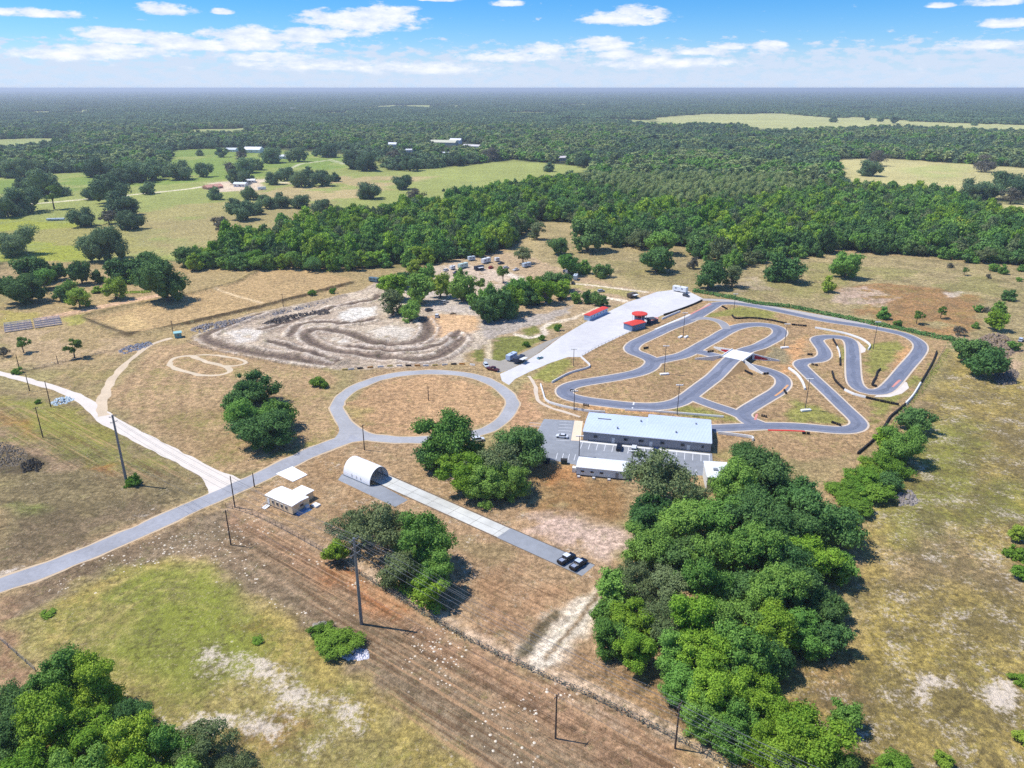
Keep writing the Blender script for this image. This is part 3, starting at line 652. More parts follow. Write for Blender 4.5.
# ---- kart circuit
def trk(name, pts, w=6.6, z=.04, closed=False, m=None, kw=.75, zp=None, C=None):
    C = spline(gp(pts), 1.6, closed) if C is None else C
    ribbon(name+'_kerb', C, w+2*kw, z-.024, M_kerb, closed, zp)
    if w > 5.8: ribbon('rubber_line', C, 2.0, z+.03, M_rub, closed, zp, jitter=1.6)
    return ribbon(name, C, w, z, m or M_track, closed, zp)
wA = [(716, 304), (705, 311), (690, 319.5), (668, 328), (655, 334), (645, 338.5), (636, 343), (631.5, 348), (634, 352), (643, 355.5), (650.5, 359), (653, 363), (648, 368.5), (637, 373), (620, 376.6), (600, 380), (586, 382.2), (573, 385), (566, 388.5), (564.5, 392), (569, 396.5), (586, 400.5), (605, 403), (630, 405.8), (655, 406.5), (675, 403.4), (687, 397.5), (697, 390), (709, 381), (722, 371.5), (737, 360.5), (748, 353.5), (763, 344.5), (775, 338), (780, 332.5), (776, 327.5), (763, 324.8), (748, 325), (736, 327.5), (725.5, 332), (715.5, 338), (703, 344.8), (693, 350.5), (682, 355.5), (668, 358.6), (655, 361.5)]
CA = spline(gp(wA), 1.6)
BR = np.array(G(737, 360.5)); sA = np.concatenate([[0], np.cumsum(np.linalg.norm(np.diff(CA, axis=0), axis=1))])
ib = int(np.argmin(np.linalg.norm(CA-BR, axis=1))); tt = np.clip(1-np.maximum(np.abs(sA-sA[ib])-5, 0)/26, 0, 1); zA = 2.7*tt*tt*(3-2*tt)
trk('kart_track', None, 7.0, .04, zp=zA, C=CA)
TA, NA = frames(CA)
em = MB()
for i in range(len(CA)-1):
    if max(zA[i], zA[i+1]) > .04 and abs(sA[i]-sA[ib]) > 5.2 and abs(sA[i+1]-sA[ib]) > 5.2:
        for sg in (1, -1):
            q = []
            for j, o in ((i, 4.3), (i+1, 4.3)): q.append((*(CA[j]+NA[j]*sg*o), zA[j]+.01))
            for j in (i+1, i): q.append((*(CA[j]+NA[j]*sg*(4.3+1.7*zA[j])), -.05))
            em.poly(q)
tag(em.build('embankment', mat('embankment_grass', (162, 132, 92), .95, var=.25, bump=.4)), kind='structure')
trk('kart_track_crossing', [(690, 351.5), (700, 352), (715, 355.5), (737, 361.5), (750, 366), (762, 369), (774, 373.2), (782, 378.5), (783, 385), (777, 391.5), (768, 397), (757, 403.5), (748, 409), (743, 413.5), (746, 419), (754, 424)], 6.2, .044, m=M_track)
trk('kart_track_link', [(690, 396), (700, 400.5), (712, 405), (728, 410.2), (740, 415), (752, 421), (762, 425)], 5.6, .048)
trk('kart_track_outer', [(711, 428.5), (740, 427.3), (768, 426), (800, 426.8), (830, 429.5), (845, 430), (855, 428.2), (859, 424), (855.6, 418.5), (845, 408.5), (829, 393), (813.5, 378.5), (803.5, 368.8), (800.5, 364.5), (804, 361.6), (812, 360.6), (820, 359.2), (824.5, 355.5), (823.5, 350), (818.5, 343), (817, 339.8), (821, 337.6), (831, 336.8), (844, 338), (850.5, 342), (852.5, 351), (853, 366), (854, 379), (857, 386), (864, 390.5), (874, 392), (884, 390.5), (893, 383), (905.6, 368), (916.5, 355.5), (920.5, 348), (918, 342), (909, 336.5), (896, 332.4), (868, 326.8), (829, 321), (803, 316), (778, 310.6), (753, 305.8), (730, 303), (714, 304)], 6.0, .052)
trk('kart_track_spur', [(690, 319.8), (702, 318.2), (713, 319.5), (722, 323), (727, 329)], 4.6, .056, m=M_track2, kw=.4)
ribbon('perimeter_road', spline(gp([(700, 299.5), (730, 300.8), (760, 305), (800, 312.5), (840, 319.5), (870, 325)]), 2.), 5, .03, mat('pale_road', (176, 170, 166), .9, var=.15, scale=.8))
# run-offs and painted kerbs
sheet('white_runoff', gp([(880, 393), (893, 388), (900, 380), (907, 382.5), (909, 388), (902, 393.5), (890, 397), (874, 397)]), .020, M_grav)
sheet('white_runoff', gp([(846, 336), (858, 341), (866, 349), (865, 352), (858, 354), (856, 345)]), .020, M_grav)
def kerbstrip(pts, w, m, z=.075): ribbon('painted_kerb', spline(gp(pts), 1.5), w, z, m)
kerbstrip([(711, 304), (700, 309.5), (690, 314.5)], 1.2, mat('faded_red', (206, 142, 130), .8)); kerbstrip([(690, 314.5), (670, 323), (655, 329.5)], 1.3, M_white)
kerbstrip([(768, 430.2), (790, 430.6), (805, 431.4)], 1.2, M_red); kerbstrip([(757, 414), (755, 420)], .9, mat('faded_red', (0, 0, 0)))
kerbstrip([(892, 387), (900, 380)], 1.2, mat('faded_red', (0, 0, 0))); kerbstrip([(788, 385), (782, 391), (775, 396)], .9, mat('orange_sand', (214, 160, 110)))
tag(MB().poly(stripe_line(G(632.3, 408.4), G(634, 402.2), .6, .05)).build('start_line', M_white), kind='structure')

# ================================================================== BUILDINGS
def frame4(p0, p1, depth, flip=1):
    """building axes: origin at front-left, u along the front, v backwards"""
    p0 = np.array(p0); p1 = np.array(p1); L = float(np.linalg.norm(p1-p0)); a = math.atan2(p1[1]-p0[1], p1[0]-p0[0])
    return p0, a, L
M_shopwall = mat('grey_wall_panel', (150, 150, 156), .7, var=.1, scale=.6)
p0, a, L = frame4(G(583, 440), G(710.5, 452.5), 0)
t = empty('karting_shop', *p0, 0, a, 'long low building with pale metal roof beside the kart track', 'building')
def bx(m, x0, x1, y0, y1, z0, z1):
    return m.prism([(x0, y0), (x1, y0), (x1, y1), (x0, y1)], z0, z1)
Lm = L*.50; H1 = 3.5; D1, D2 = 17., 20.
w = MB(); w.prism([(0, 0), (L, 0), (L, D2), (Lm, D2), (Lm, D1), (0, D1)], 0, H1); w.build('wall', M_shopwall, t)
M_roof = roofmat('pale_metal_roof', (202, 214, 234), a, 1.1)
def gable_roof(m, x0, x1, y0, y1, z, rise, ov=.5, th=.22, axis='x'):
    """gable with ridge along x"""
    ym = (y0+y1)/2
    pr = [(y0-ov, z), (y1+ov, z), (y1+ov, z+th), (ym, z+rise+th), (y0-ov, z+th)]
    b = len(m.v); n = len(pr)
    m.v += [(x0-ov, p[0], p[1]) for p in pr]+[(x1+ov, p[0], p[1]) for p in pr]
    m.f.append(tuple(range(b+n-1, b-1, -1))); m.f.append(tuple(range(b+n, b+2*n)))
    for i in range(n):
        j = (i+1) % n; m.f.append((b+i, b+j, b+n+j, b+n+i))
    return m
r1 = gable_roof(MB(), .2, Lm-.35, 0, D1, H1+.01, .55, .4).build('roof', M_roof, t)
r2 = gable_roof(MB(), Lm+.05, L-.2, 0, D2, H1+.05, .7, .4).build('roof', M_roof, t)
MB().box((6.5, 11, H1+.75), (5.0, .35, .35)).build('roof_vent', mat('vent_grey', (120, 124, 130), .6), t)
for x, y_ in ((12, 4), (20, 12), (33, 5), (40, 14)): MB().cyl((x, y_, H1+.2), (x, y_, H1+1.1), .3, .3, 8).cyl((x, y_, H1+1.1), (x, y_, H1+1.25), .42, .3, 8).build('roof_vent', M_grey, t)
for x, wd in ((4.5, 1.5), (15.5, 1.5), (28.5, 1.5), (21, 1.8), (35.6, 1.5), (42.5, .9)):
    f = MB().box((x, -.04, 1.9), (wd, .12, 1.1)).build('window', M_grey, t); MB().box((x, -.12, 1.9), (wd-.2, .06, .9)).build('pane', M_glass, f)
for x in (24.5, 37.6, 11.):
    d_ = MB().box((x, -.04, 1.05), (1.1, .1, 2.1)).build('door', mat('pale_door', (206, 208, 210), .5), t); MB().box((x+.35, -.13, 1.0), (.08, .06, .2)).build('handle', M_steel, d_)
MB().box((L/2, -.42-.09, H1+.12), (L, .14, .14)).build('gutter', M_white, t)

p0, a, L = frame4(G(576, 475.5), G(625.5, 480.5), 0)
t = empty('site_office', *p0, 0, a, 'small pale grey portable office with white roof and three windows', 'building')
dW = 7.6
bx(MB(), 0, L, 0, dW, .5, 3.1).build('wall', mat('office_wall', (218, 230, 234), .7, var=.1), t)
bx(MB(), .1, L-.1, .1, dW-.1, 0, .5).build('skirting', mat('skirt', (96, 98, 100), .8), t)
gable_roof(MB(), 0, L, 0, dW, 3.1, .45, .12, .15).build('roof', roofmat('white_roof', (236, 238, 240), a, .9), t)
for x in (2.1, 5.3, 8.4):
    f = MB().box((x, -.04, 1.9), (1.3, .12, .8)).build('window', M_white, t); MB().box((x, -.12, 1.9), (1.1, .06, .6)).build('pane', M_glass, f)
MB().box((13.5, -.04, 1.5), (1., .1, 2.)).build('door', mat('grey_door', (148, 156, 160), .5), t)
m = MB().box((-1., 2.6, .9), (1.2, 1.6, 1.8)).build('air_conditioner', M_white, t, .05)
for x in (1, 6, 11): MB().box((x, -1, .25), (.0001+.9, .9, .5), 0).build('step', M_conc, t)

p0, a, L = frame4(G(706, 492), G(729, 493.5), 0)
t = empty('storage_building', *p0, 0, a, 'square white flat-roofed storage building half hidden by the oaks', 'building')
bx(MB(), 0, L, 0, 11, 0, 5.2).build('wall', mat('offwhite_wall', (206, 204, 198), .7), t)
bx(MB(), -.2, L+.2, -.2, 11.2, 5.2, 5.42).build('roof', MATS['white_roof'], t)
MB().box((2.6, -.05, 1.6), (3., .12, 3.2)).build('door', mat('roller_door', (176, 180, 184), .5), t)
MB().box((3, 5, 5.7), (1.4, 1.2, .6)).build('roof_vent', M_grey, t, .04)

# house
p0 = np.array(G(266, 504)); p1 = np.array(G(293, 515.6)); L = float(np.linalg.norm(p1-p0)); a = math.atan2(*(p1-p0)[::-1]); W = 6.6
t = empty('site_cabin', *p0, 0, a, 'beige cabin with a brilliant white flat roof beside the entrance road', 'building')
Mc = mat('beige_wall', (236, 210, 168), .8, var=.12)
bx(MB(), 0, L, 0, W, .45, 3.1).build('wall', Mc, t)
bx(MB(), .1, L-.1, .1, W-.1, 0, .45).build('skirting', mat('cabin_skirt', (112, 96, 80), .9), t)
Mwr = mat('bright_white_roof', (246, 246, 244), .6, var=.03)
gable_roof(MB(), 0, L, 0, W, 3.1, .28, .08, .14).build('roof', Mwr, t)
an_ = bx(MB(), L*.35, L*.78, W+.02, W+4.2, 0, 2.55).build('annex', Mc, t); bx(MB(), L*.33, L*.8, W+.4, W+4.5, 2.56, 2.74).build('annex_roof', Mwr, an_)
for x in (3.6, 5.6, 7.6, 9.6):
    f = MB().box((x, -.04, 1.9), (1.05, .12, 1.15)).build('window', M_white, t); MB().box((x, -.12, 1.9), (.85, .06, .95)).build('pane', M_glass, f)
f = MB().box((L+.04, 3.6, 1.9), (.12, 1.5, 1.0)).build('window', M_white, t); MB().box((L+.12, 3.6, 1.9), (.06, 1.3, .8)).build('pane', M_glass, f)
d_ = MB().box((1.5, -.04, 1.55), (1.0, .12, 2.1)).build('door', M_white, t); MB().box((1.85, -.14, 1.5), (.1, .08, .16)).build('handle', M_steel, d_)
MB().box((1.7, -.05, 1.0), (.001+.1, .1, .1)).build('latch', M_steel, d_)
st = MB()
for i in range(4): st.box((1.6, -.6-.5*i, .38-.1*i), (1.7, .5, .12+.001*i))
st.cyl((.8, -.4, 0), (.8, -.4, 1.3), .05); st.cyl((.8, -2.4, 0), (.8, -2.4, 1.), .05); st.cyl((.8, -.4, 1.3), (.8, -2.4, .95), .05); st.cyl((2.45, -.4, 0), (2.45, -.4, 1.3), .05); st.cyl((2.45, -2.4, 0), (2.45, -2.4, 1.), .05); st.cyl((2.45, -.4, 1.3), (2.45, -2.4, .95), .05)
st.build('stairs', M_white, t)
MB().box((L+.6, W-1.4, .7), (1.0, 1.2, 1.1)).build('air_conditioner', M_white, t, .05)
bx(MB(), L+.3, L+2.6, W+.2, W+2.2, 0, .5).build('porch', M_white, t)
p = G(303, 511.5)
tp = MB()
N = 9
for i in range(N):
    for j in range(5): pass
tv = []; 
for i in range(N+1):
    for j in range(6):
        e = min(i, N-i, 1)*min(j, 5-j, 1); tv.append((i*.55-2.5, j*.5-1.3, (.35+.35*random.random()) if e else .02))
tf_ = [(i*6+j, (i+1)*6+j, (i+1)*6+j+1, i*6+j+1) for i in range(N) for j in range(5)]
me = bpy.data.meshes.new('tarpaulin'); me.from_pydata(tv, [], tf_); me.materials.append(mat('blue_tarp', (92, 132, 172), .5, var=.2))
o = bpy.data.objects.new('tarpaulin', me); COL.objects.link(o); o.location = (p[0], p[1], 0); o.rotation_euler.z = a+R(84); tag(o, 'blue tarpaulin over a low heap in the shade of the beige cabin', 'tarpaulin')
pad = gp([(276, 474), (292.5, 466.8), (307.5, 475), (293, 482)])
tag(MB().prism(pad[::-1], 0, .18).build('white_slab', Mwr), 'bright white square slab between the entrance road and the beige cabin', 'slab')

# arch hangar
h0, h1, h2 = [np.array(v) for v in gp([(343.5, 475.3), (368, 485.8), (391, 477.5)])]
ax = h1-h0; HL = float(np.linalg.norm(ax))+.8; a = math.atan2(ax[1], ax[0]); hn = np.array([-math.sin(a), math.cos(a)])
HW = float(abs(np.dot(h2-h1, hn))); print('hangar', HL, HW)
t = empty('arch_shelter', *h0, 0, a, 'white half-round arch shelter open at one end over the concrete strip', 'shelter')
def arch(m, r, z0, x0, x1, th, n=26, cy=HW/2, fl=1.0):
    b = len(m.v); pr = []
    for rr in (r, r-th):
        for i in range(n+1):
            q = math.pi*i/n; pr.append((cy-math.cos(q)*rr, z0+math.sin(q)*rr*fl))
    for xx in (x0, x1): m.v += [(xx, p[0], p[1]) for p in pr]
    k = 2*(n+1)
    for i in range(n):
        m.f.append((b+i, b+i+1, b+k+i+1, b+k+i)); j = b+n+1+i; m.f.append((j+1, j, j+k, j+k+1))
        m.f.append((b+i+1, b+i, b+n+1+i, b+n+2+i)); m.f.append((b+k+i, b+k+i+1, b+k+n+2+i, b+k+n+1+i))
    for i in (0, n): m.f.append((b+i, b+k+i, b+k+n+1+i, b+n+1+i))
    return m
arch(MB(), HW/2, .4, 0, HL, .12, fl=1.15).build('cover', mat('white_fabric', (240, 240, 240), .55, var=.05), t)
for x in np.linspace(.2, HL-.2, 6): arch(MB(), HW/2-.16, .4, x-.06, x+.06, .12, 16, fl=1.15).build('hoop', M_steel, t)
for y in (0.1, HW-.1): MB().box((HL/2, y, .2), (HL, .3, .4)).build('base_beam', M_grey, t)
for i, x in enumerate((4.2, 6.4, 8.4)): MB().cyl((x, -.08, 1.0), (x, -.02, 1.9), .07, .07, 6).build('strap', M_grey, t)

# control tower, hut, container
def hut(name, label, pts, h, wall, roof, rz=None, win=True, depth=None, tz=0, rise=.35, cat='building'):
    p0 = np.array(G(*pts[0])); p1 = np.array(G(*pts[1])); L = float(np.linalg.norm(p1-p0)); a = math.atan2(*(p1-p0)[::-1])
    t = empty(name, *p0, 0, a, label, cat)
    bx(MB(), 0, L, 0, depth, 0, h).build('wall', wall, t)
    gable_roof(MB(), 0, L, 0, depth, h+.005, rise, .35, .15).build('roof', roof, t)
    if win:
        nW = max(1, int(L/3))
        for i in range(nW):
            x = L*(i+.5)/nW; f = MB().box((x, -.05, h*.62), (1.1, .12, .8)).build('window', M_white, t); MB().box((x, -.13, h*.62), (.9, .06, .6)).build('pane', M_glass, f)
        d_ = MB().box((L+.04, depth/2, 1.05), (.1, 1., 2.1)).build('door', M_grey, t)
    return t, L, a
M_red2 = mat('red_roof_sheet', (212, 72, 60), .6, var=.12, scale=.6); M_bw = mat('blue_grey_wall', (116, 138, 166), .7)
x, y = G(639, 324)
t = empty('control_tower', x, y, 0, R(20), 'two-storey round control tower with an overhanging red roof by the paddock', 'tower')
MB().cyl((0, 0, 0), (0, 0, 4.2), 2.9, 2.9, 8).build('wall', M_bw, t)
wn = MB().cyl((0, 0, 4.2), (0, 0, 5.6), 3.0, 3.0, 8).build('window_band', M_glass, t)
MB().cyl((0, 0, 5.62), (0, 0, 6.1), 4.4, 4.3, 12).cyl((0, 0, 6.1), (0, 0, 6.5), 4.3, .3, 12).build('roof', M_red2, t)
for i in range(6):
    q = i*math.pi/3+.3; MB().cyl((3.8*math.cos(q), 3.8*math.sin(q), 0), (3.8*math.cos(q), 3.8*math.sin(q), 5.6), .1).build('column', M_white, t)
bx(MB(), 3, 9.5, -2.5, 1.5, 2.6, 2.8).build('balcony', mat('dark_deck', (70, 74, 84), .8), t)
for q in ((9.2, -2.2), (9.2, 1.2), (6, -2.2)): MB().cyl((*q, 0), (*q, 2.6), .1).build('column', M_steel, t)
hut('timing_hut', 'small blue-grey hut with a red roof in front of the round control tower', [(632, 331.5), (645, 328.0)], 3.2, M_bw, M_red2, depth=6.2)
hut('tool_shed', 'small dark shed with a pale red top just right of the control tower', [(651, 324.5), (658, 322.5)], 2.2, mat('dark_shed_wall', (66, 78, 96), .8), mat('faded_red', (0, 0, 0)), depth=3.0, win=False)
hut('snack_stand', 'long narrow red-roofed stand across the paddock from the tower', [(589.5, 321), (607.5, 312.8)], 2.9, mat('pale_blue_wall', (178, 198, 222), .7), M_red2, depth=3.6)
p0 = G(673.5, 292.5)
# trailers
def trailer(name, label, c, hd, size, mw, group=None, awn=None, cat='trailer', stripe=None, hitch=True, cab=None):
    x, y = G(*c); hx, hy = G(*hd); a = math.atan2(hy-y, hx-x); Lx, Wd, Ht = size
    t = empty(name, x, y, 0, a, label, cat, group)
    MB().box((0, 0, .55+Ht/2), (Lx, Wd, Ht)).build('body', mw, t, .15)
    if stripe: MB().box((0, 0, .55+Ht*.38), (Lx*.9, Wd+.04, .35)).build('stripe', stripe, t)
    for sx_ in (-.6, .6) if not cab else (-Lx*.28, Lx*.36):
        for sy in (-1, 1):
            wq = MB().cyl((sx_, sy*(Wd/2-.28), .42), (sx_, sy*(Wd/2+.03), .42), .42, n=12).build('wheel', M_black, t)
    for xx in (-Lx*.25, Lx*.2):
        MB().box((xx, -Wd/2-.01, .55+Ht*.62), (1.2, .05, .6)).build('window', M_glass, t); MB().box((xx, Wd/2+.01, .55+Ht*.62), (1.2, .05, .6)).build('window', M_glass, t)
    if hitch and not cab: MB().cyl((Lx/2, 0, .5), (Lx/2+1.1, 0, .5), .07).build('hitch', M_steel, t)
    if cab: MB().extrude_y([(Lx/2, .5), (Lx/2+1.8, .5), (Lx/2+1.8, 1.3), (Lx/2+1.3, 2.2), (Lx/2, 2.3)], -Wd*.45, Wd*.45).build('cab', cab, t, .06); MB().box((Lx/2+1.5, 0, 1.75), (.3, Wd*.8, .5)).build('windscreen', M_glass, t)
    MB().box((0, 0, .6+Ht+.12), (.7, .7, .24)).build('roof_vent', M_grey, t)
    if awn: MB().box((0, -Wd/2-1.1, 2.3), (Lx*.6, 2.2, .08)).build('awning', awn, t)
    return t
Mtw = mat('trailer_white', (226, 228, 230), .4, var=.05); Mtb = mat('trailer_grey_blue', (186, 200, 212), .5); Mtk = mat('trailer_dark', (52, 60, 76), .5); Mtg = mat('trailer_teal', (110, 160, 160), .6)
trailer('race_trailer', 'long white enclosed trailer at the far end of the concrete paddock', (680, 291.8), (690, 293.6), (9.5, 3.0, 3.0), Mtw)
trailer('race_trailer', 'white trailer with blue-grey side, left of the two parked on the gravel lot', (511.5, 359.5), (519, 355.5), (6.6, 2.5, 2.5), mat('trailer_bluish', (184, 200, 224), .5), 'trailers on the gravel lot')
trailer('race_trailer', 'dark-sided trailer with white roof awning, right of the two parked on the gravel lot', (519, 362), (526, 358.5), (7.0, 2.5, 2.3), Mtk, 'trailers on the gravel lot', awn=Mtw)
for i, (c, hd, s, mw, lb) in enumerate([((463, 268), (470, 266.2), (8.5, 2.7, 3), mat('trailer_pale_green', (190, 212, 204), .5), 'pale mint camper, longest in the camp clearing'), ((479, 270), (487, 268.6), (7.5, 2.6, 2.6), Mtk, 'dark-sided camper with pale roof in the camp clearing'),
        ((486, 263), (494, 260.6), (8.8, 2.7, 3.2), Mtw, 'tall white motorhome near the top of the camp clearing'), ((471.5, 260.6), (476, 260), (5.5, 2.6, 2.8), Mtb, 'blue-grey camper close to the wood edge'),
        ((497, 261.5), (500, 261), (3.6, 2.4, 2.4), Mtw, 'short white pod trailer right of the tall motorhome'), ((526.5, 267), (535, 265), (7.4, 2.6, 2.7), Mtb, 'silver camper alone beside a round tree at the clearing edge'),
        ((570, 273.5), (577, 272), (7.5, 2.6, 2.8), Mtw, 'white camper behind the leafy trees, upper of two'), ((575.5, 279.5), (577.5, 276), (6.5, 2.6, 2.8), Mtb, 'blue-white camper behind the leafy trees, lower of two'),
        ((452.5, 269.5), (457, 268.3), (4.4, 2.2, 2.2), Mtw, 'small white cargo trailer at the left end of the camp clearing'), ((632, 297.5), (638, 296), (6.5, 3.2, 2.4), mat('dark_kiosk', (90, 80, 70), .7), 'small brown kiosk with white awning beside the concrete paddock')]):
    trailer('camper' if i < 9 else 'kiosk', lb, c, hd, s, mw, 'campers in the clearing' if i < 9 else None, cat='camper' if i < 9 else 'kiosk', awn=Mtw if i in (1, 9) else None, stripe=Mtb if i in (2, 6) else None)
trailer('box_truck', 'teal and grey box truck parked at the far corner of the dirt track', (374, 282.0), (381, 283), (7., 2.5, 2.6), mat('truck_teal', (92, 120, 132), .5), cat='truck', cab=Mtk)

# cars
def car_meshes(style):
    b = MB(); g = MB(); top = MB()
    if style == 'pickup':
        b.extrude_y([(-2.7, .35), (2.7, .35), (2.75, .95), (1.5, 1.12), (1.2, 1.14), (-.75, 1.14), (-2.7, 1.1)], -.95, .95)
        g.extrude_y([(-.75, 1.12), (1.2, 1.12), (.75, 1.72), (-.6, 1.72)], -.82, .82); top.box((.08, 0, 1.76), (1.5, 1.55, .1)); L = 1.75
    elif style == 'suv':
        b.extrude_y([(-2.3, .35), (2.35, .35), (2.38, .95), (1.35, 1.1), (-2.28, 1.12)], -.93, .93)
        g.extrude_y([(-2.2, 1.1), (1.3, 1.1), (.75, 1.66), (-1.95, 1.66)], -.82, .82); top.box((-.6, 0, 1.71), (2.8, 1.56, .1)); L = 1.45
    else:
        b.extrude_y([(-2.25, .3), (2.25, .3), (2.3, .7), (1.2, .92), (-1.7, .95), (-2.25, .88)], -.9, .9)
        g.extrude_y([(-1.65, .92), (1.15, .9), (.45, 1.36), (-1.0, 1.38)], -.76, .76); top.box((-.28, 0, 1.41), (1.5, 1.4, .08)); L = 1.38
    return b, g, top, L
CARM = {}
def car(kind, label, c, hd, rgb, style, top_rgb=None, group=None, cat='car', sc=1.0, z=0):
    x, y = G(*c); hx, hy = G(*hd); t = empty(kind, x, y, z, math.atan2(hy-y, hx-x), label, cat, group); t.scale = (sc,)*3
    b, g, tp_, wl = car_meshes(style)
    mc = mat('car_paint_%d_%d_%d' % tuple(rgb), rgb, .3, .2, .05, spec=.5)
    b.build('body', mc, t, .08); g.build('windows', M_glass, t, .03)
    tp_.build('roof', mat('car_paint_%d_%d_%d' % tuple(top_rgb), top_rgb, .35, .1, .05) if top_rgb else mc, t, .03)
    for sx_ in (-wl, wl):
        for sy in (-1, 1):
            wq = MB().cyl((sx_, sy*.68, .34), (sx_, sy*.95, .34), .34, n=12).build('wheel', M_black, t)
    for sy in (-1, 1): MB().box((2.33 if style != 'pickup' else 2.72, sy*.62, .72), (.08, .35, .16)).build('headlight', M_white, t)
    return t
car('parked_car', 'white sedan parked side-on in the left part of the parking lot', (562, 437.5), (556, 436.8), (226, 228, 232), 'sedan')
car('parked_car', 'black car parked nose-in by the long building, leftmost of three', (619, 449), (620, 444.5), (34, 38, 48), 'suv', group='cars by the long building')
car('parked_car', 'white car parked nose-in by the long building, middle of three', (634, 450.2), (635, 445.5), (230, 232, 234), 'suv', group='cars by the long building')
car('parked_pickup', 'dark blue pickup parked nose-in by the long building', (656, 453), (656, 447.5), (34, 48, 92), 'pickup', cat='pickup')
a_ = math.atan2(sdir[1], sdir[0])
def strip_car(label, s, b, ang, top):
    t = car('parked_pickup', label, (512, 500), (513, 499), (26, 30, 40), 'pickup', top, 'dark pickups on the strip', 'pickup', 1.08)
    q = SP(s, b); t.location = (q[0], q[1], 0); t.rotation_euler.z = a_+R(ang)
    bx(MB(), -2.4, -1.2, -.6, .6, 1.14, 1.2).build('bed_cover', mat('cover_grey', (150, 160, 180), .4), t)
strip_car('black pickup with white roof, left of the pair on the strip', SL-7.2, SW*.5, 84, (222, 228, 238)); strip_car('black pickup with pale blue roof, right of the pair on the strip', SL-3.2, SW*.48, 86, (196, 208, 228))
car('parked_car', 'white car half hidden under trees beside the ring road', (478, 441), (485, 440), (224, 228, 232), 'suv')
car('parked_pickup', 'dark red pickup with trailer bars by the gravel lot entrance', (493, 370.5), (500, 372), (92, 44, 46), 'pickup', cat='pickup', sc=1.1)
car('parked_van', 'small white van left of the dark red pickup', (486, 366.6), (488, 369), (214, 222, 226), 'suv', cat='van')
car('golf_buggy', 'small teal and white buggy on the paddock entrance lane', (540, 358.5), (543, 357.5), (120, 170, 180), 'sedan', (236, 238, 240), cat='buggy', sc=.75)
car('parked_car', 'white car with dark windows on the tan ground beside the dirt track', (437, 317.2), (438, 313), (222, 224, 226), 'suv', sc=1.1)
car('utility_cart', 'small tan cart at the edge of the shade by the dirt track', (453, 314.5), (457, 314), (150, 130, 104), 'sedan', cat='cart', sc=.8)
for i, (c, hd, rgb, lb) in enumerate([((429, 311), (434, 310), (60, 64, 74), 'dark car in the shade left of the tall trees'), ((537, 304.5), (541, 303), (48, 58, 80), 'dark blue car in the shade under the leafy trees'), ((560, 300), (562, 297), (40, 46, 60), 'black car in the shade right of the leafy trees'),
        ((566, 272), (571, 271), (60, 70, 92), 'blue-black car by the upper camper'), ((573, 284), (575, 281.5), (44, 50, 64), 'dark car below the lower camper'), ((506, 268.5), (509, 268), (206, 210, 214), 'white car at the camp clearing crossing'), ((1020.5, 341), (1023, 338), (214, 222, 232), 'white vehicle at the right edge by the brush heap'), ((118, 403.5), (118, 401.5), (50, 60, 104), 'dark blue car on the gravel drive')]):
    if i == 7: c, hd = (87.5, 402), (92, 406)
    if i < 7: car('parked_car', lb, c, hd, rgb, 'suv')
for i, (cc_, hd, rgb, st_, lb) in enumerate([((446, 271), (449, 270), (216, 220, 224), 'suv', 'white car left of the pale mint camper'), ((456, 273.5), (459, 272.5), (70, 80, 96), 'pickup', 'dark pickup just below the pale mint camper'), ((491, 268.5), (494, 267.5), (176, 60, 52), 'suv', 'red car below the tall motorhome'), ((501, 264), (504, 263.4), (60, 72, 90), 'pickup', 'dark pickup right of the short pod trailer'),
        ((516, 270.5), (519, 269.8), (214, 218, 222), 'pickup', 'white pickup left of the silver camper'), ((522, 303), (525, 302), (210, 216, 224), 'suv', 'white car in the shade at the grove centre'), ((473, 309), (477, 308.5), (190, 196, 204), 'suv', 'pale car in the shade of the grove'), ((548, 303.5), (551, 302.5), (206, 210, 216), 'pickup', 'white pickup in the shade under leafy trees'),
        ((445, 303), (449, 302), (198, 202, 210), 'suv', 'silver car in the shade above the tan ground'), ((601, 292), (605, 291.5), (180, 186, 196), 'suv', 'grey car on the lane above the red-roofed stand'), ((686, 296.5), (690, 297.6), (70, 74, 84), 'suv', 'dark car in front of the long race trailer')]):
    car('parked_car' if st_ == 'suv' else 'parked_pickup', lb, cc_, hd, rgb, st_, cat='car' if st_ == 'suv' else 'pickup')
# dumpsters
def dumpster(lb, c, rgb):
    x, y = G(*c); t = empty('dumpster', x, y, 0, R(-6), lb, 'dumpster', 'dumpsters beside the parking lot')
    MB().extrude_y([(-1., 0.1), (1., 0.1), (1.15, 1.5), (-1.15, 1.5)], -.8, .8).build('bin', mat('bin%d' % rgb[0], rgb, .6), t); MB().box((0, 0, 1.56), (2.3, 1.65, .1)).build('lid', M_black, t)
    for sx_ in (-.7, .7): MB().cyl((sx_, -.7, .1), (sx_, -.6, .1), .1).build('wheel', M_black, t)
dumpster('black dumpster, left of two beside the parking lot', (546.5, 463.2), (38, 44, 50)); dumpster('dark green dumpster, right of two beside the parking lot', (564, 463.5), (32, 58, 52))

